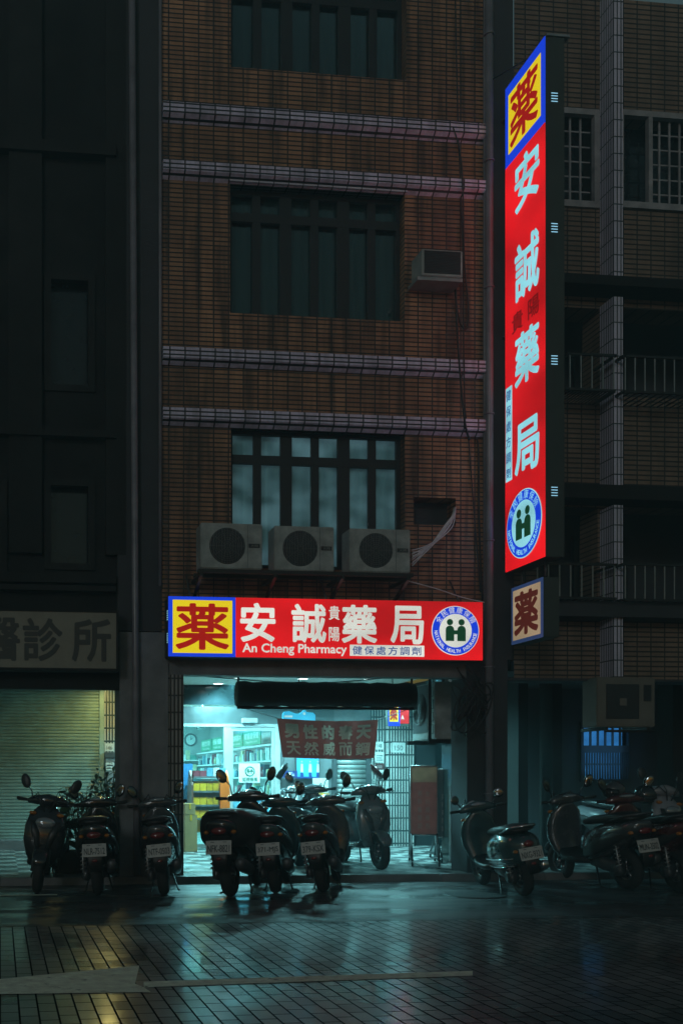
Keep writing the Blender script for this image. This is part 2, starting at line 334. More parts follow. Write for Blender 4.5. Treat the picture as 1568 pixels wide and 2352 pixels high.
# ------------------------------------------------------------------ mesh builder
class MB:
    def __init__(s): s.v = []; s.f = []; s.sm = []

    def add(s, vs, fs, smooth=False):
        o = len(s.v); s.v += [Vector(p) for p in vs]
        s.f += [tuple(i + o for i in f) for f in fs]; s.sm += [smooth] * len(fs); return s

    def box(s, x0, x1, y0, y1, z0, z1):
        v = [(x0, y0, z0), (x1, y0, z0), (x1, y1, z0), (x0, y1, z0), (x0, y0, z1), (x1, y0, z1), (x1, y1, z1), (x0, y1, z1)]
        return s.add(v, [(0, 3, 2, 1), (4, 5, 6, 7), (0, 1, 5, 4), (1, 2, 6, 5), (2, 3, 7, 6), (3, 0, 4, 7)])

    def tube(s, pts, r, n=8, cap=True):
        pts = [Vector(p) for p in pts]; rr = r if isinstance(r, (list, tuple)) else [r] * len(pts)
        vs, fs = [], []; up = Vector((0, 0, 1)); prev = None
        for i, p in enumerate(pts):
            t = (pts[min(i + 1, len(pts) - 1)] - pts[max(i - 1, 0)]).normalized()
            if prev is None:
                a = t.cross(up if abs(t.z) < .95 else Vector((1, 0, 0))).normalized()
            else:
                a = (prev - t * prev.dot(t)).normalized()
            prev = a; b = t.cross(a)
            for k in range(n):
                q = 2 * math.pi * k / n; vs.append(p + (a * math.cos(q) + b * math.sin(q)) * rr[i])
        for i in range(len(pts) - 1):
            for k in range(n):
                fs.append((i * n + k, i * n + (k + 1) % n, (i + 1) * n + (k + 1) % n, (i + 1) * n + k))
        if cap: fs += [tuple(range(n))[::-1], tuple((len(pts) - 1) * n + k for k in range(n))]
        return s.add(vs, fs, True)

    def loft(s, rings, n=16, cap=True):
        """rings: (centre, half-axis u, half-axis v, exponent)"""
        vs, fs = [], []
        for c, u, v, e in rings:
            c, u, v = Vector(c), Vector(u), Vector(v)
            for k in range(n):
                q = 2 * math.pi * k / n; a, b = math.cos(q), math.sin(q)
                a = math.copysign(abs(a) ** (2 / e), a); b = math.copysign(abs(b) ** (2 / e), b)
                vs.append(c + u * a + v * b)
        for i in range(len(rings) - 1):
            for k in range(n):
                fs.append((i * n + k, i * n + (k + 1) % n, (i + 1) * n + (k + 1) % n, (i + 1) * n + k))
        if cap: fs += [tuple(range(n))[::-1], tuple((len(rings) - 1) * n + k for k in range(n))]
        return s.add(vs, fs, True)

    def ell(s, c, rx, ry, rz, n=12, m=8, rot=None):
        c = Vector(c); vs, fs = [], []
        for i in range(m + 1):
            th = math.pi * i / m
            for k in range(n):
                q = 2 * math.pi * k / n
                p = Vector((rx * math.sin(th) * math.cos(q), ry * math.sin(th) * math.sin(q), rz * math.cos(th)))
                vs.append(c + (rot @ p if rot else p))
        for i in range(m):
            for k in range(n):
                fs.append((i * n + k, (i + 1) * n + k, (i + 1) * n + (k + 1) % n, i * n + (k + 1) % n))
        return s.add(vs, fs, True)

    def torus(s, c, R_, r, axis='y', n=28, m=10, squash=1.0):
        c = Vector(c); vs, fs = [], []
        for i in range(n):
            a = 2 * math.pi * i / n
            for k in range(m):
                b = 2 * math.pi * k / m; rr = R_ + r * math.cos(b); h = r * squash * math.sin(b)
                p = Vector((rr * math.cos(a), h, rr * math.sin(a)))
                if axis == 'z': p = Vector((p.x, p.z, p.y))
                if axis == 'x': p = Vector((p.y, p.x, p.z))
                vs.append(c + p)
        for i in range(n):
            for k in range(m):
                fs.append((i * m + k, ((i + 1) % n) * m + k, ((i + 1) % n) * m + (k + 1) % m, i * m + (k + 1) % m))
        return s.add(vs, fs, True)

    def prism(s, poly, o, u, v, d):
        """flat polygon poly of (a, b) in the frame o + a*u + b*v, pushed along d"""
        o, u, v, d = Vector(o), Vector(u), Vector(v), Vector(d); k = len(poly)
        a = [o + u * p[0] + v * p[1] for p in poly]
        vs = a + [p + d for p in a]
        fs = [tuple(range(k)), tuple(range(k, 2 * k))[::-1]] + [(i, i + k, (i + 1) % k + k, (i + 1) % k) for i in range(k)]
        return s.add(vs, fs)

    def build(s, name, mat, parent=None, world=True, bevel=0.0):
        me = bpy.data.meshes.new(name)
        off = Vector((0, 0, 0))
        if world:
            p = parent
            while p is not None: off += p.location; p = p.parent
        me.from_pydata([v - off for v in s.v], [], s.f)
        for i, f in enumerate(s.sm): me.polygons[i].use_smooth = f
        bm = bmesh.new(); bm.from_mesh(me); bmesh.ops.recalc_face_normals(bm, faces=bm.faces)
        if bevel: bmesh.ops.bevel(bm, geom=bm.edges, offset=bevel, segments=2, affect='EDGES', clamp_overlap=True)
        bm.to_mesh(me); bm.free()
        me.materials.append(mat)
        o = bpy.data.objects.new(name, me); COL.objects.link(o)
        if parent is not None: o.parent = parent
        return o


def BX(*a): return MB().box(*a)


def tag(o, label, cat, group=None):
    o['label'] = label; o['category'] = cat
    if group: o['group'] = group
    return o


def kind(o, k): o['kind'] = k; return o


def thing(name, label, cat, loc=(0, 0, 0), group=None, rot=(0, 0, 0)):
    o = bpy.data.objects.new(name, None); COL.objects.link(o); o.location = loc; o.rotation_euler = rot
    o.empty_display_size = .1
    return tag(o, label, cat, group)


_tc = {}


def glyph(body, offset):
    key = (body, offset)
    if key not in _tc:
        c = bpy.data.curves.new('lettering', 'FONT'); c.body = body; c.size = 1; c.resolution_u = 3
        o = bpy.data.objects.new('lettering', c); COL.objects.link(o)
        bpy.context.view_layer.update()
        me = bpy.data.meshes.new_from_object(o.evaluated_get(bpy.context.evaluated_depsgraph_get()))
        vs = [v.co.copy() for v in me.vertices]; fs = [tuple(p.vertices) for p in me.polygons]
        bpy.data.objects.remove(o); bpy.data.curves.remove(c); bpy.data.meshes.remove(me)
        if vs:
            x0 = min(v.x for v in vs); x1 = max(v.x for v in vs); y0 = min(v.y for v in vs); y1 = max(v.y for v in vs)
        else: x0 = y0 = 0; x1 = y1 = 1
        _tc[key] = (vs, fs, x0, x1, y0, y1)
    return _tc[key]


def text(mb, body, o, u, v, cx, cy, w, h, offset=0.0, rot=0.0, warp=None):
    """lettering fitted in a box w x h round (cx, cy) of the frame o, u, v"""
    vs, fs, x0, x1, y0, y1 = glyph(body, 0)
    x0 -= offset; x1 += offset; y0 -= offset; y1 += offset
    o, u, v = Vector(o), Vector(u), Vector(v)
    if w is None: w = h * (x1 - x0) / (y1 - y0)
    c, s_ = math.cos(rot), math.sin(rot); out = []
    for p in vs:
        a = ((p.x - x0) / (x1 - x0) - .5) * w; b = ((p.y - y0) / (y1 - y0) - .5) * h
        a, b = a * c - b * s_ + cx, a * s_ + b * c + cy
        q = o + u * a + v * b
        out.append(warp(q, a, b) if warp else q)
    if offset <= 0:
        mb.add(out, fs); return mb
    # heavier strokes: the outline repeated round a small circle, each copy a hair in front of the last
    n = u.cross(v).normalized(); k = 10; ru = offset * w / (x1 - x0); rv = offset * h / (y1 - y0)
    for i in range(k):
        q = 2 * math.pi * i / k; da = (ru * math.cos(q)) ; db = (rv * math.sin(q))
        sh = u * (da * c - db * s_) + v * (da * s_ + db * c) + n * (.00012 * i)
        if warp:
            out2 = []
            for p in vs:
                a = ((p.x - x0) / (x1 - x0) - .5) * w + cx + da; b = ((p.y - y0) / (y1 - y0) - .5) * h + cy + db
                out2.append(warp(Vector((0, 0, 0)), a, b) + Vector((0, -.00012 * i, 0)))
            mb.add(out2, fs)
        else: mb.add([p + sh for p in out], fs)
    return mb


def rect(mb, o, u, v, x0, x1, y0, y1, d):
    return mb.prism([(x0, y0), (x1, y0), (x1, y1), (x0, y1)], o, u, v, d)


def circ(r, n=40, cx=0, cy=0): return [(cx + r * math.cos(2 * math.pi * i / n), cy + r * math.sin(2 * math.pi * i / n)) for i in range(n)]


def light(name, typ, loc, energy, col, size=.3, rot=(0, 0, 0), size_y=None, spread=None, spot=None):
    l = bpy.data.lights.new(name, typ); o = bpy.data.objects.new(name, l); COL.objects.link(o)
    o.location = loc; o.rotation_euler = rot; l.energy = energy; l.color = col
    if typ == 'AREA':
        l.size = size
        if size_y: l.shape = 'RECTANGLE'; l.size_y = size_y
        if spread: l.spread = spread
    else: l.shadow_soft_size = size
    if spot: l.spot_size = spot; l.spot_blend = .6
    return o


U, V3, TOCAM = Vector((1, 0, 0)), Vector((0, 0, 1)), Vector((0, -1, 0))
YI = 4.4                       # the inner wall of the arcade
ZC = 3.09                      # its ceiling
ZF0, ZF1 = .10, .18            # its floor at the kerb and at the wall

# ------------------------------------------------------------------ ground
kind(BX(-60, 80, -60, -.02, -.6, -.012).build('ground', M['asphalt']), 'structure')
YG = ground(784, 2118).y
kind(MB().add([(-30, -16, 0), (40, -16, 0), (40, YG, 0), (-30, YG, 0)], [(0, 1, 2, 3)]).build('paved_road', M['paver']), 'structure')
kind(MB().add([(-30, YG, .002), (40, YG, .002), (40, -.16, .002), (-30, -.16, .002)], [(0, 1, 2, 3)]).build('road_gutter', M['asphalt']), 'structure')
kb = MB()
for i in range(46):
    kb.box(-30 + i * 1.5 + .004, -28.5 + i * 1.5 - .004, -.16, 0, -.2, .10)
kind(kb.build('kerb', M['kerb'], bevel=.012), 'structure')
def zf(Y): return ZF0 + (ZF1 - ZF0) * max(0, min(1, Y / YI))
kind(MB().add([(-30, 0, ZF0), (40, 0, ZF0), (40, YI, ZF1), (-30, YI, ZF1), (-30, 0, -.3), (40, 0, -.3), (40, YI, -.3), (-30, YI, -.3)],
              [(0, 1, 2, 3), (0, 4, 5, 1), (1, 5, 6, 2), (2, 6, 7, 3), (3, 7, 4, 0)]).build('arcade_pavement', M['checker']), 'structure')
# painted arrow
P = lambda x, y: ground(x, y)
arrow = MB()
def flat(mb, pts, z=.004): mb.add([(p.x, p.y, z) for p in pts], [tuple(range(len(pts)))])
shaft_r = [P(1085, 2232), P(1085, 2249)]
flat(arrow, [P(330, 2257), P(330, 2270), P(1085, 2243), P(1085, 2232)])
tip = P(-420, 2292)
flat(arrow, [P(320, 2220), P(313, 2250), P(310, 2262), tip], .0045)
flat(arrow, [P(310, 2262), P(330, 2270), P(346, 2281), tip], .0045)
tag(arrow.build('road_arrow', M['roadpaint']), 'worn cream arrow with long thin shaft painted on the wet pavers', 'road marking')
ln = MB(); a, b = P(-200, 2062), P(132, 2058)
flat(ln, [Vector((a.x, a.y, 0)), Vector((b.x, b.y, 0)), Vector((b.x, b.y + .1, 0)), Vector((a.x, a.y + .1, 0))], .006)
tag(ln.build('road_line', M['roadpaint']), 'short worn white parking line on the asphalt in front of leftmost scooter', 'road marking')
ln = MB(); a, b = P(345, 2063), P(790, 2057)
flat(ln, [Vector((a.x, a.y, 0)), Vector((b.x, b.y, 0)), Vector((b.x, b.y + .05, 0)), Vector((a.x, a.y + .05, 0))], .006)
tag(ln.build('road_line', paint('faded_road_paint', (.13, .13, .12), .5, var=.5, scale=6)), 'faded thin parking line on the asphalt behind the row of scooters', 'road marking')
c = ground(1090, 2058)
mh = thing('manhole_cover', 'round iron manhole cover in asphalt near the retro scooter', 'manhole', (c.x, c.y, .003))
MB().prism(circ(.33), (c.x, c.y, .006), (1, 0, 0), (0, 1, 0), (0, 0, .008)).build('cover', M['black'], mh)
MB().torus((c.x, c.y, .006), .35, .012, 'z', squash=.5).build('rim', M['black'], mh)

# ------------------------------------------------------------------ pharmacy building
XL, XR = ax(372, 0), ax(1113, 0)
ZTOP = az(700, -80, 0)
pb = thing('pharmacy_building', 'brown tiled walk-up building with pale ledges above the lit pharmacy', 'building', (XL, 0, 0))


def win(x0, x1, y0, y1):
    c = (x0 + x1) / 2
    return (ax(x0, 0), ax(x1, 0), az(c, y1, 0), az(c, y0, 0))


WT = win(530, 933, -70, 168); WM = win(528, 929, 432, 728); WL = win(530, 930, 985, 1305)
HOLE = win(950, 1046, 1143, 1206)
ZB = ZC - .02                                                     # bottom of the facade slab
holes = [WT, WM, WL, HOLE]


def wall_with_holes(x0, x1, z0, z1, hs, y0, y1):
    mb = MB()
    xs = sorted({x0, x1, *[h[0] for h in hs], *[h[1] for h in hs]}); zs = sorted({z0, z1, *[h[2] for h in hs], *[h[3] for h in hs]})
    xs = [x for x in xs if x0 <= x <= x1]; zs = [z for z in zs if z0 <= z <= z1]
    ins = lambda x, z: any(h[0] < x < h[1] and h[2] < z < h[3] for h in hs)
    for i in range(len(xs) - 1):
        for j in range(len(zs) - 1):
            if not ins((xs[i] + xs[i + 1]) / 2, (zs[j] + zs[j + 1]) / 2):
                a, b, c_, d = xs[i], xs[i + 1], zs[j], zs[j + 1]
                mb.add([(a, y0, c_), (b, y0, c_), (b, y0, d), (a, y0, d)], [(0, 1, 2, 3)])
    for h in hs:
        a, b, c_, d = h
        mb.add([(a, y0, c_), (a, y1, c_), (a, y1, d), (a, y0, d)], [(0, 1, 2, 3)])
        mb.add([(b, y0, c_), (b, y1, c_), (b, y1, d), (b, y0, d)], [(0, 1, 2, 3)])
        mb.add([(a, y0, c_), (b, y0, c_), (b, y1, c_), (a, y1, c_)], [(0, 1, 2, 3)])
        mb.add([(a, y0, d), (b, y0, d), (b, y1, d), (a, y1, d)], [(0, 1, 2, 3)])
    return mb


wall_with_holes(XL, XR, ZB, ZTOP, holes, 0, .28).build('wall', M['brick'], pb)
BX(XL, XR, .30, .5, ZC + .3, ZTOP).build('back_wall', M['black_wall'], pb)
for (yt, yb, ym) in ((258, 286, 0), (388, 424, 0), (812, 842, 0), (949, 977, 0)):
    # ledge: flat tiled face above a slanting tiled underside
    zt, zm = az(745, yt, -.10), az(745, yb, -.10)
    zc = zt - .14; zl = zt - .22
    mb = MB()
    mb.add([(XL, -.11, zt), (XR, -.11, zt), (XR, -.11, zc), (XL, -.11, zc), (XL, -.002, zl), (XR, -.002, zl), (XL, -.002, zt + .02), (XR, -.002, zt + .02)],
           [(0, 1, 2, 3), (3, 2, 5, 4), (0, 6, 7, 1), (0, 3, 4, 6), (1, 7, 5, 2)])
    mb.build('ledge', M['ledge'], pb)
for h in (WT, WM, WL):
    # pale soffit above each window
    BX(h[0] - .02, h[1] + .02, -.05, .276, h[3], h[3] + .03).build('window_soffit', M['soffit'], pb)


def big_window(h, curtain, n=6, tr=.76):
    a, b, c_, d = h
    fr = MB(); y0, y1 = .16, .22
    fr.box(a + .004, a + .06, y0, y1, c_ + .003, d - .003); fr.box(b - .06, b - .004, y0, y1, c_ + .003, d - .003)
    fr.box(a + .061, b - .061, y0, y1, c_ + .003, c_ + .06); fr.box(a + .061, b - .061, y0, y1, d - .06, d - .003)
    zt = c_ + (d - c_) * tr
    fr.box(a + .061, b - .061, y0 + .003, y1 - .003, zt, zt + .12)
    for i in range(1, n):
        x = a + (b - a) * i / n; w = .055 if i % 2 else .08
        if i == 4: w = .085
        fr.box(x - w, x + w, y0 + .006, y1 - .006, c_ + .061, zt - .001); fr.box(x - w, x + w, y0 + .006, y1 - .006, zt + .121, d - .061)
    w = fr.build('window', M['frame_dk'], pb)
    BX(a + .01, b - .01, .232, .238, c_ + .01, d - .01).build('pane', M['glass'], w)
    if curtain:
        mb = MB(); k = 90; x0, x1 = a + .03, b - .03
        vs = []; fs = []
        for i in range(k + 1):
            x = x0 + (x1 - x0) * i / k; y = .268 + .008 * math.sin(i * 1.1) + .004 * math.sin(i * 2.7)
            vs += [(x, y, c_), (x, y, d)]
        for i in range(k): fs.append((2 * i, 2 * i + 2, 2 * i + 3, 2 * i + 1))
        mb.add(vs, fs, True); mb.build('curtain', curtain, w)
    return w


big_window(WT, M['blackcurtain']); big_window(WM, M['darkcurtain']); big_window(WL, M['curtain'])
# corner posts, front slab above the shop and arcade ceiling
BX(XL - .001, XR, .02, .27, ZC - .28, ZB - .001).build('slab_edge', M['concrete'], pb)
BX(ax(140, 0) - 2.5, XR + .3, .3, YI + .3, ZC, ZC + .2).build('arcade_ceiling', M['ceiling'], pb)
xa, xb, xc = ax(275, -.02), ax(386, -.02), ax(421, .05)
BX(xa, xb, -.02, .55, 0, ZC + .28).build('pillar', M['concrete'], pb)
BX(xb + .002, xc, .03, .5, 0, ZC - .01).build('tiled_pillar', M['dark_tile'], pb)
xp0, xp1 = ax(1072, 0), ax(1165, 0)
BX(xp0, xp1, 0, .5, 0, ZB).build('pillar', M['black_wall'], pb)
BX(XL - .6, XL - .004, .01, .4, ZC + .3, ZTOP).build('side_pier', M['black_wall'], pb)
BX(XR + .004, ax(1180, 0), .03, .4, ZC - .02, ZTOP).build('side_pier', M['black_wall'], pb)


def pipe(pts, r, m, parent, name='drain_pipe'):
    o = MB().tube(pts, r, 10).build(name, m, parent); return o


xq = ax(1123, -.1); pipe([(xq, -.1, 0.1), (xq, -.1, ZTOP)], .055, M['pipe'], pb)
xq2 = ax(1113, -.06); pipe([(xq2, -.06, ZC), (xq2, -.06, ZTOP)], .022, M['pipe'], pb)
xq3 = ax(368, -.06); pipe([(xq3, -.06, ZC + .9), (xq3, -.06, ZTOP)], .022, M['pipe'], pb)
xq4 = ax(311, -.09); p4 = pipe([(xq4 + .02, -.09, 0.12), (xq4, -.09, 3.2), (xq4 - .05, -.09, ZTOP)], .045, M['pipe'], pb)
for k in range(7): MB().torus((xq, -.1, 1.2 + k * 1.75), .062, .012, 'z', 16, 6).build('pipe_clip', M['pipe'], pb)

# inner wall of the arcade -------------------------------------------------
ZD = az(540, 1663, YI)        # top of the glass doors
x_in0 = ax(380, YI) - .3
x513, x530, x630, x641, x765, x850, x945 = [ax(v, YI) for v in (513, 529, 629, 641, 766, 850, 946)]
x422 = ax(405, YI)
zb = ZF1
# fascia of dark wood and glass transom above the doors
BX(x_in0, x765, YI - .02, YI + .14, ZD + .0, az(540, 1624, YI)).build('fascia', M['wood'], pb)
tr = BX(x_in0, x850, YI + .02, YI + .06, az(540, 1622, YI) + .02, ZC - .004).build('transom', M['darkglass'], pb)
BX(x765 - .06, x850, YI - .012, YI + .12, az(800, 1742, YI), az(540, 1622, YI)).build('lintel', M['concrete'], pb)
# tiled wall pieces
BX(x850, ax(885, YI), YI, YI + .3, 0, ZC - .002).build('tiled_wall', M['inner_tile'], pb)
BX(ax(885, YI) + .002, x945, YI - .10, YI + .3, 0, ZC - .002).build('tiled_wall', M['inner_tile'], pb)
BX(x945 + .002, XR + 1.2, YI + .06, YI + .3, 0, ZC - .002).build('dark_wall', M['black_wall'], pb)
d2 = BX(ax(955, YI), ax(1030, YI), YI + .0, YI + .055, zb, zb + 2.3).build('door', M['frame_dk'], pb)
MB().ell((ax(960, YI), YI - .03, 1.2), .02, .03, .05).build('handle', M['steel'], d2)
# roller door
mb = MB(); z = zb + .02; zt = az(800, 1744, YI)
while z < zt - .02:
    mb.loft([((x765 + .05, YI - .0, z + .042), (0, .025, 0), (0, 0, .041), 3), ((x850 - .09, YI - .0, z + .042), (0, .025, 0), (0, 0, .041), 3)], 10); z += .086
rd = mb.build('roller_door', M['rollerdoor'], pb)
BX(x850 - .088, x850 - .002, YI - .05, YI + .05, zb, zt).build('side_rail', M['dkgrey'], rd)
BX(x765 - .03, x765 + .045, YI - .05, YI + .05, zb, zt).build('side_rail', M['dkgrey'], rd)
# sliding glass doors
fr = MB()
fr.box(x_in0, x641, YI - .05, YI + .05, ZD - .055, ZD - .003)
fr.box(x513, x530, YI - .045, YI + .045, zb, ZD - .056)
fr.box(x630, x641, YI - .06, YI + .06, zb, ZD - .056)
fr.box(x530 + .001, x630 - .001, YI - .03, YI + .03, ZD - .13, ZD - .057)
fr.box(x530 + .001, x530 + .04, YI - .03, YI + .03, zb + .06, ZD - .131); fr.box(x630 - .05, x630 - .001, YI - .03, YI + .03, zb + .06, ZD - .131)
fr.box(x_in0, x513 - .001, YI - .05, YI + .05, zb - .02, zb + .06); fr.box(x530 + .001, x630 - .001, YI - .05, YI + .05, zb - .02, zb + .059)
gd = fr.build('glass_door', M['alu'], pb)
BX(x530 + .04, x630 - .05, YI - .004, YI + .004, zb + .06, ZD - .131).build('pane', M['glass'], gd)
BX(x_in0, x513 - .001, YI - .004, YI + .004, zb + .06, ZD - .056).build('pane', M['glass'], gd)
# door film, posters and sticker board on the door
p0 = at(532, 1864, YI); p1 = at(628, 1925, YI)
fm = BX(x530 + .045, x630 - .055, YI - .012, YI - .006, az(580, 1880, YI), az(580, 1830, YI)).build('window_film', paint('blue_film_print', (.10, .30, .40), .3, var=.7, scale=7), gd)
ft = text(MB(), '百什可', (0, YI - .016, 0), U, V3, ax(598, YI), az(598, 1849, YI), .52, .16, .015).build('film_lettering', M['navy'], gd)
nb = BX(ax(548, YI), ax(596, YI), YI - .022, YI - .014, az(570, 1798, YI), az(570, 1754, YI)).build('notice_board', M['paper'], gd)
nx, nz = ax(573, YI), az(573, 1772, YI)
mb = MB().torus((nx, YI - .027, nz), .082, .010, 'y', 28, 6)
mb.prism(circ(.016, 14), (nx - .028, YI - .028, nz + .03), U, V3, (0, .003, 0)); mb.prism(circ(.016, 14), (nx + .028, YI - .028, nz + .022), U, V3, (0, .003, 0))
for sx in (-.028, .028):
    rect(mb, (nx + sx, YI - .028, nz), U, V3, -.036, .036, -.005, .012, (0, .003, 0)); rect(mb, (nx + sx, YI - .0285, nz), U, V3, -.009, .009, -.045, .02, (0, .003, 0))
mb.build('notice_emblem', M['inkgreen'], gd)
text(MB(), '認證機構', (0, YI - .026, 0), U, V3, nx, az(570, 1791, YI), .27, .075, .01).build('notice_lettering', M['inkgreen'], gd)
text(MB(), '歡迎光臨', (0, YI - .012, 0), U, V3, ax(498, YI), az(500, 1757, YI), .17, .05, .01).build('door_lettering', M['ink'], gd)

# shop interior -------------------------------------------------------------
XS0, XS1, YB = ax(425, YI) - 1.8, ax(640, YI) + .10, 13.0
ZR = 2.95
sh = MB()
BX(XS0, ax(766, YI), YI + .15, YB, ZF1 - .1, ZF1).build('shop_floor', M['shopfloor'], pb)
BX(XS0, XS1 + 1.4, YB, YB + .1, ZF1, ZR).build('shop_wall', M['shopwall'], pb)
BX(XS0 - .1, XS0, YI + .3, YB, ZF1, ZR).build('shop_wall', M['shopwall'], pb)
BX(XS1 + .42, XS1 + .5, YI + .3, YB, ZF1, ZR).build('shop_wall', M['shopwall'], pb)
BX(XS0, XS1 + 1.4, YI + .15, YB, ZR, ZR + .05).build('shop_ceiling', M['ceiling'], pb)
BX(x641 + .002, x765 - .031, YI + .0, YI + .14, zb, ZD - .06).build('shopfront_panel', M['panel_dim'], pb)
TEAL = (.32, .93, 1.0)
for i in range(4):
    y = 5.4 + i * 2.1
    fx = thing('ceiling_light', 'lit tube light on the shop ceiling behind the glass door', 'ceiling light', (XS0 + 1.6, y, ZR), 'tube lights on the shop ceiling')
    BX(XS0 + .9, XS0 + 2.3, y - .1, y + .1, ZR - .05, ZR).build('housing', M['white'], fx)
    BX(XS0 + .92, XS0 + 2.28, y - .08, y + .08, ZR - .062, ZR - .051).build('diffuser', M['tube'], fx)
    light('tube_light', 'AREA', (XS0 + 1.6, y, ZR - .08), 120, TEAL, 1.3, size_y=.25)

# shelf unit along the right hand wall of the shop
sx0, sx1 = XS1 - .0, XS1 + .40
su = thing('wall_shelf', 'long white shelf unit of medicines along the shop wall', 'shelf', (sx0, YI + .5, ZF1))
BX(sx1 - .02, sx1 + .01, YI + .5, YB - .3, ZF1, 2.36).build('back_panel', M['white'], su)
SHZ = [.42, .76, 1.10, 1.44, 1.76, 2.07]
for z in SHZ: BX(sx0, sx1 - .021, YI + .5, YB - .3, z - .03, z).build('shelf_board', M['white'], su)
cols = [(.62, .66, .64), (.62, .66, .64), (.5, .6, .62), (.12, .3, .4), (.3, .05, .07), (.05, .25, .2), (.55, .5, .3), (.05, .07, .12)]
boxm = [paint('carton_print', c_, .45, var=.3, scale=22) for c_ in cols]
names = ['lowest', 'second lowest', 'middle', 'upper', 'top']
for si, z in enumerate(SHZ[:5]):
    y = YI + .55
    while y < YB - .5:
        w = random.uniform(.06, .17); h = random.uniform(.12, .27)
        if random.random() < .85:
            x0 = sx0 + random.uniform(.0, .05)
            if random.random() < .75:
                o = BX(x0, x0 + .12, y, y + w * .92, z + .001, z + h).build('medicine_box', random.choice(boxm), bevel=.003)
                tag(o, f'small medicine carton standing on the {names[si]} board of the shop wall shelf', 'medicine box', f'medicine cartons on the {names[si]} shelf board')
            else:
                r_ = w * .32; t = thing('medicine_bottle', f'capped medicine bottle standing on the {names[si]} board of the shop wall shelf', 'bottle', (x0 + .06, y + w / 2, z), f'medicine bottles on the {names[si]} shelf board')
                MB().loft([((0, 0, .001), (r_, 0, 0), (0, r_, 0), 2), ((0, 0, h * .6), (r_, 0, 0), (0, r_, 0), 2), ((0, 0, h * .72), (r_ * .5, 0, 0), (0, r_ * .5, 0), 2)], 12).build('body', random.choice(boxm), t, world=False)
                MB().tube([(0, 0, h * .721), (0, 0, h * .86)], r_ * .55, 10).build('cap', M['lid'], t, world=False)
        y += w + random.uniform(.0, .05)
# green category signs above the shelf
def yat(px):                                                     # depth at which the shelf front is seen in picture column px
    d = RGT * ((px - CX) / FPX) + FWD
    return (sx0 - .03) / d.x * d.y + CAM.y


for en, zh, p0_, p1_ in (('Functional formula', '機能性奶粉', 462, 485), ('Health care', '保健', 487, 511), ('Medical equipment', '醫療器材', 530, 556), ('Digestive care', '胃腸道保健', 558, 598)):
    ya, yb_ = yat(p1_), yat(p0_); L = yb_ - ya
    gs = thing('category_sign', f'green shelf sign reading {zh} with {en} below it', 'shop sign', (sx0 - .02, ya, 2.09), 'green shelf signs in the shop')
    BX(sx0 - .03, sx0 - .012, ya, yb_, 2.09, 2.37).build('panel', M['green'], gs)
    text(MB(), zh, (sx0 - .033, yb_, 2.09), (0, -1, 0), V3, L / 2, .185, L * .82, .13, .02).build('lettering', M['greentxt'], gs)
    text(MB(), en, (sx0 - .033, yb_, 2.09), (0, -1, 0), V3, L / 2, .06, L * .66, .06, .01).build('english_lettering', M['greentxt'], gs)
# goods shelf on the far wall of the shop
fu = thing('back_shelf', 'white shelf unit of goods on the far wall of the shop', 'shelf', (XS0 + .6, YB - .4, ZF1))
fxa, fxb = XS0 + .5, ax(461, YB - .4)
BX(fxa, fxb, YB - .06, YB - .02, ZF1, 2.0).build('back_panel', M['shopwall'], fu)
for z in (.5, .85, 1.2, 1.55, 1.9):
    BX(fxa, fxb, YB - .42, YB - .061, z - .03, z).build('shelf_board', M['white'], fu)
    x = fxa + .03
    while x < fxb - .15:
        w_ = random.uniform(.08, .2)
        if random.random() < .9: tag(BX(x, x + w_ * .93, YB - .38, YB - .2, z + .001, z + random.uniform(.12, .28)).build('goods_carton', random.choice(boxm)), 'carton of goods on the far wall shelf deep inside the shop', 'carton', 'cartons on the far wall shelf')
        x += w_
# clock, camera, back counter
ck = at(450, 1703, 9.5)
wc = thing('wall_clock', 'round white wall clock in the shop, left of the camera', 'clock', (XS0 + .02, 8.2, 2.0))
xk = ax(438, YB - .05); zk = az(438, 1700, YB)
wc.location = (xk, YB - .02, zk)
MB().torus((xk, YB - .03, zk), .15, .022, 'y').build('rim', M['dkgrey'], wc)
MB().prism(circ(.15), (xk, YB - .03, zk), U, V3, (0, .01, 0)).build('dial', M['white'], wc)
MB().tube([(xk, YB - .045, zk), (xk + .05, YB - .045, zk + .05)], .006, 6).tube([(xk, YB - .045, zk), (xk, YB - .045, zk + .1)], .006, 6).build('hand', M['black'], wc)
cp = at(463, 1671, YI + .9)
cc = thing('security_camera', 'white security camera mounted inside the shop near the ceiling', 'security camera', cp)
MB().loft([((cp.x - .09, cp.y - .05, cp.z - .01), (0, .04, 0), (0, 0, .035), 3), ((cp.x + .08, cp.y + .03, cp.z + .02), (0, .045, 0), (0, 0, .04), 3)], 12).build('body', M['white'], cc)
MB().tube([(cp.x + .03, cp.y + .01, cp.z + .04), (cp.x + .03, cp.y + .02, ZR)], .012, 8).build('bracket', M['white'], cc)
MB().ell((cp.x - .10, cp.y - .055, cp.z - .013), .012, .028, .028).build('lens', M['black'], cc)
ct = thing('shop_counter', 'white display counter deep inside the shop crowded with goods', 'counter', (XS0 + .2, 8.4, ZF1))
BX(XS0 + .1, ax(490, 8.4), 8.2, 8.9, ZF1, 1.15).build('cabinet', M['shopwall'], ct)
BX(XS0 + .06, ax(492, 8.4), 8.15, 8.95, 1.151, 1.19).build('top', M['white'], ct)
for i in range(16):
    x = XS0 + .35 + i * .145 + random.uniform(-.02, .02); h = random.uniform(.12, .5)
    if x > ax(487, 8.4): break
    tag(BX(x, x + random.uniform(.07, .13), 8.3, 8.45, 1.191, 1.191 + h).build('goods_box', random.choice(boxm), bevel=.003), 'carton of goods standing on the counter deep in the shop', 'carton', 'cartons on the shop counter')
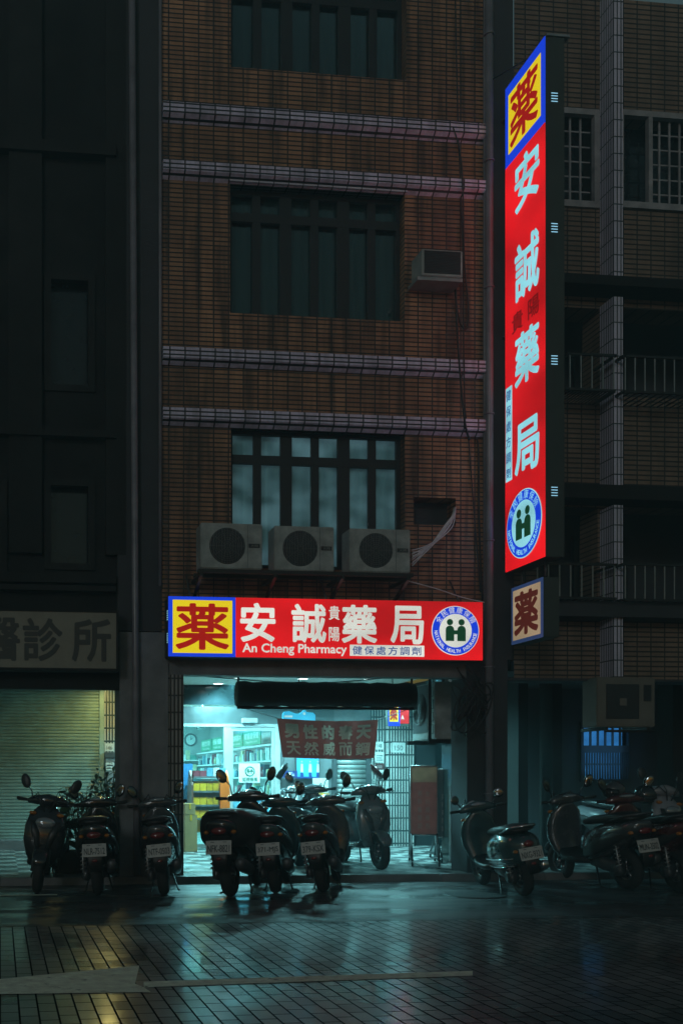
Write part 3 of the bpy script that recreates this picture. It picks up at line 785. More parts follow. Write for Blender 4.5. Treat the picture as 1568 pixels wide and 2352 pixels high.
# blue fridge banner by the door
bx0, bx1 = ax(417, YI - .2), ax(441, YI - .2)
tag(BX(bx0, bx1, YI - .26, YI - .20, az(430, 1865, YI - .2), az(430, 1755, YI - .2)).build('blue_panel', M['bluepanel'], bevel=.006), 'tall blue panel standing behind the left pillar beside the door', 'panel')

# downlights and fittings on the arcade ceiling
for i, (px, py, e) in enumerate(((501, 1569, 1), (536, 1557, 1), (695, 1558, 1), (846, 1559, 1), (999, 1549, .5))):
    d = RGT * ((px - CX) / FPX) + FWD + Vector((0, 0, (CY - py) / FPX)); q = CAM + d * ((ZC - CAM.z) / d.z)
    lab = ['leftmost lit downlight in the arcade ceiling', 'second lit downlight from the left, near the hanger rod', 'lit downlight above the black awning, left of two', 'lit downlight above the black awning, right of two', 'rightmost dim downlight above the outdoor unit'][i]
    dl = thing('downlight', lab, 'ceiling light', (q.x, q.y, ZC), 'downlights in the arcade ceiling')
    MB().torus((q.x, q.y, ZC - .006), .095, .012, 'z', 24, 6).build('trim_ring', M['white'], dl)
    MB().prism(circ(.085, 24), (q.x, q.y, ZC - .012), (1, 0, 0), (0, 1, 0), (0, 0, .006)).build('diffuser', M['lamp'], dl)
    light('downlight_lamp', 'SPOT', (q.x, q.y, ZC - .03), 520 * e, TEAL, .08, spot=R(150))

# ------------------------------------------------------------------ front sign
SY = -.36
sx_l, sx_r = ax(387, SY), ax(1108, SY)
sz0, sz1 = (az(387, 1506, SY) + az(1108, 1518, SY)) / 2, (az(387, 1368, SY) + az(1108, 1385, SY)) / 2
SW, SH = sx_r - sx_l, sz1 - sz0
fs_ = thing('pharmacy_signboard', 'long lit red signboard with a yellow square, over the pharmacy arcade', 'signboard', (sx_l, SY, sz0))
BX(sx_l, sx_r, SY + .02, -.045, sz0, sz1).build('case', M['signcase'], fs_, bevel=.008)
O = Vector((sx_l, SY, sz0))
fx = lambda px: (px - 387) / (1108 - 387) * SW
fy = lambda py, px: ((1506 + (px - 387) / 721 * 12) - py) / ((1506 - 1368)) * SH


def nhi(o, u, v, n, cx, cy, r, parent, names, mats):
    """the round health insurance emblem in the frame o, u, v; n points to the viewer"""
    o, u, v, n = Vector(o), Vector(u), Vector(v), Vector(n)
    MB().prism(circ(r, 56, cx, cy), o, u, v, n * .004).build('emblem_rim', mats['white'], parent)
    MB().prism(circ(r * .97, 56, cx, cy), o + n * .004, u, v, n * .003).build('emblem_ring', mats['blue'], parent)
    MB().prism(circ(r * .68, 56, cx, cy), o + n * .007, u, v, n * .003).build('emblem_disc', mats['white'], parent)
    mb = MB()
    zh = '全民健康保險'
    for i, ch in enumerate(zh):
        a = R(148 - i * (116 / 5)); rr = r * .835
        text(mb, ch, o + n * .012, u, v, cx + rr * math.cos(a), cy + rr * math.sin(a), r * .25, r * .25, .0, a - R(90))
    en = 'NATIONAL HEALTH INSURANCE'
    for i, ch in enumerate(en):
        a = R(184 + i * (166 / (len(en) - 1))); rr = r * .83
        if ch != ' ': text(mb, ch, o + n * .012, u, v, cx + rr * math.cos(a), cy + rr * math.sin(a), r * (.035 if ch == 'I' else .095), r * .145, .02, a + R(90))
    mb.build('emblem_lettering', mats['white'], parent)
    mb = MB(); q = r * .68; oo = o + n * .011; d = n * .003
    for sx in (-1, 1):
        mb.prism(circ(q * .19, 24, cx + sx * q * .36, cy + q * .50), oo, u, v, d)
        # shoulders and leg of each figure
        pl = [(sx * q * .62, -q * .62), (sx * q * .62, q * .06)]
        for t in range(7):
            a = math.pi * t / 6; pl.append((sx * (q * .36 + q * .26 * math.cos(a)), q * .06 + q * .24 * math.sin(a)))
        pl += [(sx * q * .10, -q * .62)]
        pl = [(cx + a, cy + b) for a, b in pl]
        mb.prism(pl, oo, u, v, d)
    rect(mb, oo, u, v, cx - q * .1, cx + q * .1, cy - q * .22, cy + q * .02, d)
    mb.build('emblem_figure', mats['green'], parent)


gm = dict(white=M['white_g'], blue=M['blue_g'], green=M['dkgreen_g'])
d = Vector((0, .02, 0))
rect(MB(), O, U, V3, fx(537), SW, 0, SH, d).build('red_face', M['red_g'], fs_)
rect(MB(), O, U, V3, 0, fx(537) - .001, 0, SH, d).build('blue_face', M['blue_g'], fs_)
O1 = O + Vector((0, -.004, 0)); O2 = O + Vector((0, -.008, 0))
e = .028 * 1.6
rect(MB(), O1, U, V3, e + .01, fx(537) - e, e, SH - e, (0, .003, 0)).build('yellow_face', M['yellow_g'], fs_)
text(MB(), '薬', O2, U, V3, fx(462), SH * .5, fx(537) * .80, SH * .78, .022).build('logo_lettering', M['dred_g'], fs_)
mb = MB()
for ch, px, w in (('安', 587, 80), ('誠', 703, 80), ('藥', 819, 82), ('局', 930, 78)):
    text(MB(), ch, O1, U, V3, fx(px), SH * .585, fx(387 + w), SH * .66, .026).build('lettering', M['white_g'], fs_)
for ch, py in (('貴', 1406), ('陽', 1456)):
    text(mb, ch, O1, U, V3, fx(761), fy(py, 761), fx(387 + 25), SH * .24, .015)
mb.build('small_lettering', M['white_g'], fs_)
text(MB(), 'An Cheng Pharmacy', O1, U, V3, fx(671), SH * .135, fx(387 + 238), SH * .20, .022).build('english_lettering', M['white_g'], fs_)
rect(MB(), O1, U, V3, fx(797), fx(970), SH * .045, SH * .235, (0, .003, 0)).build('strip', M['white_g'], fs_)
mb = MB()
for i, ch in enumerate('健保處方調劑'): text(mb, ch, O2, U, V3, fx(797) + (fx(970) - fx(797)) * (i + .62) / 6.3, SH * .14, fx(387 + 22), SH * .145, .012)
mb.build('strip_lettering', M['bluetxt_g'], fs_)
nhi(O1, U, V3, TOCAM, fx(1043), SH * .5, SH * .425, fs_, None, gm)
mb = MB()
for zz in (.30, .68):
    for k in range(5): mb.box(sx_l - .004, sx_l - .001, SY + .06, SY + .10, sz0 + SH * zz + k * .028 - .05, sz0 + SH * zz + k * .028 - .036)
mb.build('vent_slot', M['slot'], fs_)
mb = MB()
for x in (sx_l + .3, sx_l + SW * .5, sx_r - .3): mb.tube([(x, -.3, sz1 - .01), (x, .0, sz1 + .35)], .012, 6)
mb.build('stay_rod', M['dkgrey'], fs_)

# ------------------------------------------------------------------ tall projecting sign
VX = ax(1160, -.2)
ynear = -1.22
vz0, vz1 = az(1160, 1315, -.2), az(1160, 205, -.2)
VX = ax(1160, -.2)
VT = .27
vs_ = thing('vertical_signboard', 'tall lit red vertical signboard projecting from the pharmacy building', 'signboard', (VX, -.2, vz0))
BX(VX + .012, VX + VT, ynear, -.2, vz0, vz1).build('case', M['signcase'], vs_, bevel=.006)
VO = Vector((VX, -.2, vz0)); VU = Vector((0, -1, 0)); VN = Vector((-1, 0, 0)); VWID = -.2 - ynear; VH = vz1 - vz0
d = Vector((.012, 0, 0))
zb_ = VH - VWID * 1.08          # blue square above, red below
rect(MB(), VO, VU, V3, 0, VWID, 0, zb_ - .001, d).build('red_face', M['red_g'], vs_)
rect(MB(), VO, VU, V3, 0, VWID, zb_, VH, d).build('blue_face', M['blue_g'], vs_)
VO1 = VO + VN * .004; VO2 = VO + VN * .008
e = VWID * .09
rect(MB(), VO1, VU, V3, e, VWID - e, zb_ + e * 1.6, VH - e * 1.6, -VN * .003).build('yellow_face', M['yellow_g'], vs_)
text(MB(), '薬', VO2, VU, V3, VWID / 2, (zb_ + VH) / 2, VWID * .72, VWID * .74, .022).build('logo_lettering', M['dred_g'], vs_)
# heights along the left edge of the sign: 375 (top of red) .. 1315
def vy(py, px=1205):
    # pixel row on the face, measured at picture column px, to metres above the sign's foot
    t = (px - 1160) / 92.0; Y = -.2 - VWID * t
    return az(px, py, Y) - vz0
for ch, py, hh in (('安', 407, 118), ('誠', 610, 128), ('藥', 815, 118), ('局', 1024, 116)):
    text(MB(), ch, VO1, VU, V3, VWID * .57, vy(py, 1212), VWID * .62, hh / 180 * 1.08, .026).build('lettering', M['cyan_g'], vs_)
mb = MB()
text(mb, '貴', VO1, VU, V3, VWID * .33, vy(738, 1190), VWID * .28, .26, .02); text(mb, '陽', VO1, VU, V3, VWID * .74, vy(703, 1228), VWID * .28, .26, .02)
mb.build('small_lettering', M['vdred_g'], vs_)
za, zb2 = vy(1106, 1168), vy(890, 1168)
rect(MB(), VO1, VU, V3, VWID * .02, VWID * .185, za, zb2, -VN * .003).build('strip', M['cyan_g'], vs_)
mb = MB()
for i, ch in enumerate('健保處方調劑'): text(mb, ch, VO2, VU, V3, VWID * .10, zb2 - (i + .55) / 6.05 * (zb2 - za), VWID * .13, .145, .012)
mb.build('strip_lettering', M['bluetxt_g'], vs_)
nhi(VO1, VU, V3, VN, VWID * .50, vy(1202, 1207), VWID * .445, vs_, None, dict(white=M['cyan_g'], blue=M['blue_g'], green=M['dkgreen_g']))
mb = MB()
for py in (224, 524, 828, 1130):
    z = az(1275, py, ynear)
    for k in range(4):
        mb.box(VX + .09, VX + .175, ynear - .004, ynear - .001, z + .055 - k * .035, z + .064 - k * .035)
mb.build('vent_slot', M['slot'], vs_)
mb = MB()
for z in (vz0 + .25, vz0 + VH * .5, vz1 - .3):
    mb.tube([(VX + .1, -.21, z), (VX + .1, .05, z)], .03, 8)
mb.tube([(VX + .05, ynear + .3, vz1 - .01), (ax(1116, 0), .0, az(1116, 190, 0))], .010, 6)
mb.build('bracket', M['dkgrey'], vs_)
BX(VX + .02, VX + VT + .06, ynear - .02, ynear + .12, vz1 + .002, vz1 + .03).build('top_cap', M['steel'], vs_)
# small unlit sign below it, brightened by an added glow
y0s, y1s = -.25, -1.06
X2 = ax(1174, y0s); s0, s1 = az(1174, 1482, y0s), az(1174, 1352, y0s)
ds = thing('small_signboard', 'small dim tan signboard with a blue rim, hanging below the tall red sign', 'signboard', (X2, y0s, s0))
BX(X2 + .012, X2 + .23, y1s, y0s, s0, s1).build('case', M['signcase'], ds, bevel=.006)
O3 = Vector((X2, y0s, s0)); w3 = y0s - y1s; h3 = s1 - s0
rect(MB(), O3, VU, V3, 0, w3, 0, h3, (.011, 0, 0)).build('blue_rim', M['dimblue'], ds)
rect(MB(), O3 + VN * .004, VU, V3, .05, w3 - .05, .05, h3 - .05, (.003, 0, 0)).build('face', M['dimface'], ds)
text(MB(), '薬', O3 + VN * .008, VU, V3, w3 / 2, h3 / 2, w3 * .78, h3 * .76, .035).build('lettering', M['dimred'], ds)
MB().tube([(X2 + .1, y0s - .1, s1 - .01), (X2 + .1, y0s - .1, vz0 + .01)], .018, 6).tube([(X2 + .1, y1s + .1, s1 - .01), (X2 + .1, y1s + .1, vz0 + .01)], .018, 6).build('hanger', M['dkgrey'], ds)

# small lit sign inside the arcade
ly = 2.6
lx0, lx1 = ax(891, ly), ax(925, ly); lz0, lz1 = az(905, 1668, ly), az(905, 1608, ly)
ls = thing('arcade_lightbox', 'small lit red and yellow lightbox under the arcade beside the outdoor unit', 'signboard', (lx0, ly, lz0))
BX(lx0, lx1 + .1, ly, ly + .12, lz0, lz1).build('case', M['signcase'], ls)
LO = Vector((lx0, ly - .004, lz0)); lw, lh = lx1 - lx0, lz1 - lz0
rect(MB(), LO, U, V3, 0, lw * .80, 0, lh, (0, .003, 0)).build('blue_face', M['blue_g'], ls)
rect(MB(), LO, U, V3, lw * .805, lw + .1, .04, lh, (0, .003, 0)).build('red_face', M['red_g'], ls)
rect(MB(), LO + Vector((0, -.004, 0)), U, V3, .02, lw * .68, .07, lh - .03, (0, .003, 0)).build('yellow_face', M['yellow_g'], ls)
text(MB(), '薬', LO + Vector((0, -.008, 0)), U, V3, lw * .36, lh * .55, lw * .5, lh * .68, .035).build('lettering', M['dred_g'], ls)
text(MB(), 'A', LO + Vector((0, -.008, 0)), U, V3, lw * .95, lh * .33, .05, .07, .03).build('english_lettering', M['white_g'], ls)
MB().tube([(lx0 + .1, ly + .06, lz1), (lx0 + .1, ly + .06, ZC)], .01, 6).build('hanger', M['black'], ls)

# ------------------------------------------------------------------ air conditioners
def outdoor_unit(name, label, x0, x1, z0, z1, y0, dep, mat, group, text_=True, square=False):
    w, h = x1 - x0, z1 - z0
    t = thing(name, label, 'air conditioner', (x0, y0, z0), group)
    BX(x0, x1, y0, y0 + dep, z0, z1).build('casing', mat, t, bevel=.012)
    fx_, fz = x0 + w * (.43 if not square else .44), z0 + h * .5; r = h * .40
    if square:
        BX(x0 + w * .16, x0 + w * .72, y0 - .012, y0 - .001, z0 + h * .16, z0 + h * .86).build('fan_grille', M['grille'], t, bevel=.003)
        BX(fx_ - .05, fx_ + .05, y0 - .02, y0 - .013, fz - .05, fz + .05).build('fan_hub', mat, t)
        BX(x0 + w * .80, x0 + w * .93, y0 - .008, y0 - .001, z0 + h * .52, z0 + h * .85).build('badge', M['ink'], t)
    else:
        MB().prism(circ(r, 40), (fx_, y0 - .003, fz), U, V3, (0, .002, 0)).build('fan_opening', M['grille'], t)
        mb = MB()
        for k in range(1, 9): mb.torus((fx_, y0 - .008, fz), r * k / 8.5, .0028, 'y', 32, 5)
        for k in range(10):
            a = math.pi * k / 5; mb.tube([(fx_ + .03 * math.cos(a), y0 - .008, fz + .03 * math.sin(a)), (fx_ + r * math.cos(a), y0 - .006, fz + r * math.sin(a))], .003, 5)
        for k in range(13):
            x = fx_ - r + 2 * r * (k + .5) / 13; hh = math.sqrt(max(0, r * r - (x - fx_) ** 2))
            mb.tube([(x, y0 - .013, fz - hh), (x, y0 - .013, fz + hh)], .003, 5)
        mb.build('fan_grille', M['grillewire'], t)
        rect(MB(), (x0, y0 - .002, z0), U, V3, w * .76, w * .765, h * .03, h * .97, (0, .001, 0)).build('panel_seam', M['grille'], t)
        if text_:
            rect(MB(), (x0, y0 - .003, z0), U, V3, w * .78, w * .96, h * .47, h * .56, (0, .001, 0)).build('badge', M['ink'], t)
            text(MB(), '大同', (x0, y0 - .005, z0), U, V3, w * .87, h * .515, w * .12, h * .06, .01).build('badge_lettering', mat, t)
    return t


ay = -.62
zs_ = []
for (a, b, c_, d_), lab in zip(((461, 602, 1200, 1305), (630, 767, 1207, 1310), (803, 942, 1213, 1313)), ('left', 'middle', 'right')):
    x0, x1 = ax(a, ay), ax(b, ay); z0, z1 = az(a, d_, ay), az(a, c_, ay)
    outdoor_unit('outdoor_unit', f'grey box air conditioner on the bracket below the lit window, {lab} of three', x0, x1, z0, z1, ay, .32, M['acbody'], 'three outdoor units above the signboard'); zs_.append(z0)
zr = min(zs_) - .004
br_ = thing('bracket_shelf', 'dark steel bracket shelf carrying three outdoor units above the signboard', 'bracket', (ax(461, ay), 0, zr))
mb = MB(); bx0, bx1 = ax(455, ay), ax(948, ay)
mb.box(bx0, bx1, ay - .02, ay + .04, zr - .045, zr); mb.box(bx0, bx1, ay + .28, ay + .34, zr - .045, zr)
mb.build('rail', M['black'], br_)
for x in (bx0 + .02, bx0 + 1.0, bx0 + 1.9, bx1 - .08):
    MB().box(x, x + .04, ay - .02, -.001, zr - .09, zr - .046).add([(x, ay + .02, zr - .091), (x + .04, ay + .02, zr - .091), (x + .04, -.001, zr - .36), (x, -.001, zr - .36), (x, -.001, zr - .31), (x + .04, -.001, zr - .31), (x, ay + .08, zr - .091), (x + .04, ay + .08, zr - .091)], [(0, 1, 2, 3), (4, 5, 7, 6), (0, 3, 4, 6), (1, 2, 5, 7)]).build('bracket_arm', M['black'], br_)
# raise the two higher units on packers
for (a, b), z0 in zip(((461, 602), (630, 767), (803, 942)), zs_):
    mb = MB()
    for x in (ax(a, ay) + .1, ax(b, ay) - .16): mb.box(x, x + .06, ay + .05, ay + .27, zr + .0005, z0 - .0005)
    if z0 - zr > .004: mb.build('packer', M['black'], br_)
# window air conditioner
wy = -.34
wx0, wx1, wz0, wz1 = ax(968, wy), ax(1062, wy), az(1010, 634, wy), az(1010, 573, wy)
wa = thing('window_air_conditioner', 'grey window air conditioner poking through the brown wall', 'air conditioner', (wx0, wy, wz0))
BX(wx0, wx1, wy, .1, wz0, wz1).build('casing', M['acbody'], wa, bevel=.008)
BX(wx0 + .035, wx1 - .03, wy - .008, wy - .001, wz0 + .035, wz1 - .02).build('fan_grille', M['grille'], wa)
mb = MB()
for k in range(14): mb.box(wx0 + .04, wx1 - .035, wy - .014, wy - .0085, wz0 + .045 + k * .0215, wz0 + .049 + k * .0215)
mb.build('slat', M['dkgrey'], wa)
BX(wx0 - .05, wx1 + .01, wy + .02, -.002, wz0 - .05, wz0 - .002).build('support_tray', M['steel'], wa)
# outdoor unit hung in the arcade: its fan faces left
X5 = ax(1020, .9)
uy0, uy1 = ax(955, 1.6), 0
ua = thing('arcade_outdoor_unit', 'grey outdoor unit hung under the arcade above the folding sign boards', 'air conditioner', (X5, 1.3, 1.9))
xu = ax(1022, 1.0); yn, yf = 1.0, 1.85
xu = ax(1000, yn); zt5, zb5 = az(1000, 1566, yn), az(1000, 1698, yn)
BX(xu, xu + .34, yn, yf, zb5, zt5).build('casing', M['acbody'], ua, bevel=.012)
BX(xu - .006, xu - .001, yn + .02, yn + .26, zb5 + .02, zt5 - .02).build('control_panel', M['acbody'], ua, bevel=.002)
mb = MB()
for k in range(4):
    z = zb5 + .09 + k * .185
    mb.tube([(xu - .009, yn + .06, z), (xu - .009, yn + .22, z), (xu - .009, yn + .22, z + .13), (xu - .009, yn + .06, z + .13), (xu - .009, yn + .06, z)], .004, 5)
mb.build('panel_handle', M['grille'], ua)
BX(xu - .005, xu - .001, yn + .28, yf - .02, zb5 + .11, zt5 - .02).build('fan_grille', M['grille'], ua)
mb = MB(); yc, zc5 = (yn + .28 + yf) / 2, (zb5 + .1 + zt5) / 2
for k in range(2, 16):
    pts = [(xu - .009, yc + .027 * k * math.cos(q), zc5 + .027 * k * math.sin(q)) for q in [2 * math.pi * j / 28 for j in range(29)] if abs(.027 * k * math.cos(q)) < .265 and abs(.027 * k * math.sin(q)) < .32]
    if len(pts) > 2: mb.tube(pts, .004, 5) if k < 10 else None
mb.ell((xu - .01, yc, zc5), .006, .07, .09)
mb.build('grille_ring', M['dkgrey'], ua)
BX(xu - .005, xu - .001, yn + .28, yf - .02, zb5 + .01, zb5 + .10).build('lower_strip', M['acbody'], ua)
mb = MB(); mb.box(xu - .10, xu + .36, yn - .02, yn + .03, zb5 - .06, zb5 - .002); mb.box(xu - .10, xu + .36, yf - .05, yf, zb5 - .06, zb5 - .002)
mb.tube([(xu - .09, yn, zb5 - .06), (xu - .09, yn, ZC)], .025, 8)
mb.tube([(xu + .35, yf, zb5 - .06), (xu + .35, yf, ZC)], .018, 8)
mb.build('hanging_frame', M['black'], ua)
pipe([(xu + .20, yn + .1, zt5 + .001), (xu + .22, yn + .05, zt5 + .1), (xu + .42, yn + .05, zt5 + .12), (xu + .42, yn + .05, zb5 + .2)], .022, M['alu'], ua, 'insulated_pipe')
# outdoor unit on the right building
ry = -.25
outdoor_unit('outdoor_unit', 'dim square outdoor unit with a square fan grille, over the blue window', ax(1370, ry), ax(1504, ry), az(1437, 1670, ry), az(1437, 1556, ry), ry, .36, M['acdark'], None, square=True)
mb = MB(); z = az(1437, 1670, ry)
for px in (1385, 1480):
    x = ax(px, ry); mb.box(x, x + .04, ry - .05, .3, z - .05, z - .002)
mb.tube([(ax(1385, ry), ry - .03, z - .06), (ax(1500, ry), ry - .03, z - .06)], .02, 6)
tag(mb.build('wall_bracket', M['black']), 'dark steel bracket under the square outdoor unit', 'bracket')

# ------------------------------------------------------------------ cables
def cable(pts, r, mat, label, name='cable', cat='cable', group=None):
    P_ = [Vector(p) for p in pts]; out = []
    for i in range(len(P_) - 1):                                   # Catmull-Rom
        p0, p1, p2, p3 = P_[max(i - 1, 0)], P_[i], P_[i + 1], P_[min(i + 2, len(P_) - 1)]
        for k in range(8):
            t = k / 8; out.append(.5 * ((2 * p1) + (p2 - p0) * t + (2 * p0 - 5 * p1 + 4 * p2 - p3) * t * t + (3 * p1 - p0 - 3 * p2 + p3) * t ** 3))
    out.append(P_[-1])
    return tag(MB().tube(out, r, 6).build(name, mat), label, cat, group)


w = -.03
rb_ = random.Random(8)
for k in range(9):
    a, b = k / 8, rb_.uniform(-4, 4)
    cable([at(1046 - 5 * a, 1158 + 10 * a, .1), at(1045 - 8 * a + b * .3, 1178 + 8 * a, -.12), at(1036 - 16 * a + b, 1206 + 6 * a + b, -.2), at(1006 - 12 * a + b, 1238 + 9 * a, -.28), at(974 - 4 * a, 1258 + 16 * a + b, -.34), at(946 + b * .3, 1264 + 36 * a, -.36)], .0075, M['cable_w'],
          'one pale pipe of the bundle curving from the wall opening to the right outdoor unit', 'pipe', 'pipe', 'bundle of pale pipes from the wall opening')
cable([at(1045, 0, w), at(1052, 300, w), at(1062, 560, w), at(1066, 900, -.14), at(1075, 1000, w), at(1090, 1200, w), at(1103, 1360, w)], .009, M['cable'], 'long thin black cable down the brown wall beside the drain pipe')
cable([at(1090, 1005, w), at(1098, 1030, w), at(1100, 1200, w), at(1107, 1380, w)], .012, M['cable'], 'short black cable hanging beside the wall opening at second floor')
cable([at(1043, 655, -.1), at(1048, 700, w), at(1058, 745, w), at(1072, 752, w), at(1075, 700, w), at(1066, 600, w), at(1060, 380, -.14), at(1040, 290, -.14)], .011, M['cable'], 'black looping cable hanging below the window air conditioner')
cable([at(1046, 655, -.1), at(1052, 800, -.15), at(1066, 960, -.15), at(1078, 1010, w)], .014, M['cable'], 'thick black drain hose running down from the window air conditioner')
cable([at(930, 1333, -.3), at(1000, 1352, -.25), at(1060, 1372, -.2), at(1112, 1384, -.2)], .008, M['cable_w'], 'pale sagging wire from the bracket shelf to the signboard corner')
cable([at(425, 1550, .8), at(520, 1558, .8), at(640, 1567, .9), at(760, 1568, .9), at(900, 1556, .9), at(945, 1552, .9)], .009, M['cable'], 'thin black cable sagging under the arcade ceiling')
for k in range(7):
    cable([at(1030 + k * 2, 1552 + k * 3, .7), at(1052 + k * 3, 1565 + k * 4, .6), at(1058 + k * 4, 1620 + k * 9, .5), at(1050 + k * 5 - (k % 3) * 6, 1690 + k * 5, .5), at(1045 + k * 4, 1725, .5)], .012, M['cable'],
          'one black cable of the tangle hanging right of the arcade outdoor unit', 'cable', 'cable', 'tangle of black cables by the pillar')
tr_ = thing('cable_clump', 'messy dark clump of coiled cables beside the pillar under the signboard', 'cables', at(1085, 1600, -.1))
mb = MB(); random.seed(3)
for k in range(16):
    c0 = at(1075 + random.uniform(-12, 35), 1590 + random.uniform(-30, 60), -.08 - random.uniform(0, .12)); r_ = random.uniform(.08, .2); ph = random.uniform(0, 6)
    mb.tube([c0 + Vector((r_ * math.cos(q + ph), .03 * math.sin(2 * q), r_ * 1.5 * math.sin(q))) for q in [i * .45 for i in range(15)]], .011, 5)
mb.build('coil', M['cable'], tr_)

# ------------------------------------------------------------------ things in the arcade
# rolled awning
AY = 1.3
aw = thing('rolled_awning', 'black rolled-up awning hung under the arcade ceiling', 'awning', (ax(545, AY), AY, az(745, 1595, AY)))
xa_, xb_ = ax(544, AY), ax(948, AY); zc_ = az(745, 1596, AY)
rr = .185; rings = []
for i in range(25):
    x = xa_ + (xb_ - xa_) * i / 24; s_ = 1 + .05 * math.sin(i * 1.7) + .03 * math.sin(i * 3.1)
    rings.append(((x, AY, zc_ + .006 * math.sin(i * 2.3)), (0, rr * s_, 0), (0, 0, rr * s_), 2.3))
MB().loft(rings, 20).build('roll', M['blackfab'], aw)
mb = MB()
for x in (xa_ + .02, xb_ - .02): mb.tube([(x, AY, zc_ + .16), (x, AY, ZC)], .018, 8)
mb.build('hanger_rod', M['black'], aw)
mb = MB().tube([(xa_, AY - .02, zc_ - .205), (xb_, AY - .02, zc_ - .205)], .02, 8); mb.build('front_bar', M['blackfab'], aw)
# banner
BY = 2.3
bl = [at(637, 1650, BY), at(866, 1654, BY), at(859, 1742, BY), at(650, 1740, BY)]


def bwarp(s_, t):
    p = bl[3].lerp(bl[2], s_).lerp(bl[0].lerp(bl[1], s_), t)
    p = p.copy(); p.y += .035 * math.sin(s_ * 9 + t * 2) * (.4 + .6 * (1 - t)) + .02 * math.sin(s_ * 23 + 1)
    p.z -= .03 * math.sin(math.pi * s_) * (1 if t > .5 else .6)
    return p


bn = thing('cloth_banner', 'maroon cloth banner with tan lettering hung in front of the glass doors', 'banner', bl[0])
mb = MB(); nx_, ny_ = 48, 14; vs = [bwarp(i / nx_, j / ny_) for j in range(ny_ + 1) for i in range(nx_ + 1)]
vs2 = [v + Vector((0, .004, 0)) for v in vs]; fs = [(j * (nx_ + 1) + i, j * (nx_ + 1) + i + 1, (j + 1) * (nx_ + 1) + i + 1, (j + 1) * (nx_ + 1) + i) for j in range(ny_) for i in range(nx_)]
mb.add(vs, fs, True); mb.build('cloth', M['banner'], bn)
mb = MB()
bw_ = lambda q, a, b: bwarp(a, b) + Vector((0, -.012, 0))
for row, st in ((.70, '男性的春天'), (.255, '天然威而鋼')):
    for i, ch in enumerate(st):
        text(mb, ch, (0, 0, 0), U, V3, .128 + i * .185, row, .145, .37 if row > .5 else .35, .05 if row > .5 else .025, warp=bw_)
mb.build('lettering', M['bannertxt'], bn)
MB().tube([bl[0], at(585, 1634, 1.9), at(542, 1622, AY)], .006, 5).tube([bl[1], at(910, 1640, 1.9), at(948, 1625, AY)], .006, 5).build('rope', M['cable'], bn)
for (px, py), lab in (((652, 1741), 'left'), ((860, 1742), 'right')):
    p = at(px, py, BY); wt = thing('weight_bottle', f'dark weight tied below the {lab} corner of the cloth banner', 'weight', (p.x, p.y, p.z - .2), 'weights on the banner corners')
    dx = -.03 if lab == 'left' else .03
    MB().tube([p, (p.x + dx * .5, p.y, p.z - .12)], .005, 5).build('string', M['cable'], wt)
    q = Vector((p.x + dx, p.y, p.z - .22)); t_ = Vector((dx * 2.2, 0, -.10 if lab == 'left' else -.10))
    t_ = Vector((-.07, 0, -.11)) if lab == 'left' else Vector((.08, 0, -.10))
    MB().tube([q - t_ * 1.2, q - t_ * .9, q - t_ * .8, q + t_], [.02, .022, .05, .05], 12).build('bottle', M['black'] if lab == 'left' else M['bodymaroon'], wt)
# lit posters on the shopfront panel
ly_ = YI - .03
def panel(px0, px1, py0, py1, Y): return ax(px0, Y), ax(px1, Y), az((px0 + px1) / 2, py1, Y), az((px0 + px1) / 2, py0, Y)
x0, x1, z0, z1 = panel(678, 731, 1738, 1790, ly_)
lp = thing('poster_lightbox', 'lit blue advertising lightbox beside the roller door', 'lightbox', (x0, ly_, z0))
BX(x0, x1, ly_ - .05, ly_ + .02, z0, z1).build('case', M['dkgrey'], lp)
BX(x0 + .012, x1 - .012, ly_ - .056, ly_ - .051, z0 + .012, z1 - .012).build('face', M['poster_g'], lp)
mb = MB(); w_ = x1 - x0; h_ = z1 - z0; oo = (x0, ly_ - .062, z0)
for cx_, sc_ in ((.24, .9), (.60, 1.1), (.93, .8)):               # posed figures in white tops on the poster
    mb.prism([(w_ * (cx_ - .07 * sc_), h_ * .30), (w_ * (cx_ + .07 * sc_), h_ * .30), (w_ * (cx_ + .05 * sc_), h_ * .66), (w_ * (cx_ - .04 * sc_), h_ * .68)], oo, U, V3, (0, .003, 0))
    mb.prism(circ(w_ * .028, 14, w_ * cx_, h_ * .77), oo, U, V3, (0, .003, 0))
mb.build('figure', M['poster_pale'], lp)
mb = MB()
rect(mb, (x0, ly_ - .060, z0), U, V3, .012, w_ - .012, .012, h_ * .10, (0, .002, 0))
for cx_ in (.24, .60, .93): mb.prism([(w_ * (cx_ - .06), h_ * .10), (w_ * min(.98, cx_ + .08), h_ * .10), (w_ * min(.98, cx_ + .06), h_ * .30), (w_ * (cx_ - .06), h_ * .30)], (x0, ly_ - .060, z0), U, V3, (0, .002, 0))
mb.build('skirt', M['poster_navy'], lp)
x0, x1, z0, z1 = panel(649, 682, 1771, 1787, ly_ - .1)
nb_ = thing('navy_board', 'small navy blue board with white lettering in front of the shopfront', 'sign', (x0, ly_ - .1, z0))
BX(x0, x1, ly_ - .12, ly_ - .09, z0, z1).build('panel', M['navy'], nb_)
text(MB(), '服務時間', (0, ly_ - .124, 0), U, V3, (x0 + x1) / 2, z0 + (z1 - z0) * .72, .12, .028).build('lettering', M['white'], nb_) if False else None
mb = MB()
for k, (a, b) in enumerate(((.35, .65), (.22, .8), (.22, .8))): rect(mb, (x0, ly_ - .124, z0), U, V3, (x1 - x0) * a, (x1 - x0) * b, (z1 - z0) * (.72 - .22 * k), (z1 - z0) * (.78 - .22 * k), (0, .002, 0))
mb.build('text_line', M['white'], nb_)
x0, x1, z0, z1 = panel(649, 724, 1635, 1651, BY + .4)
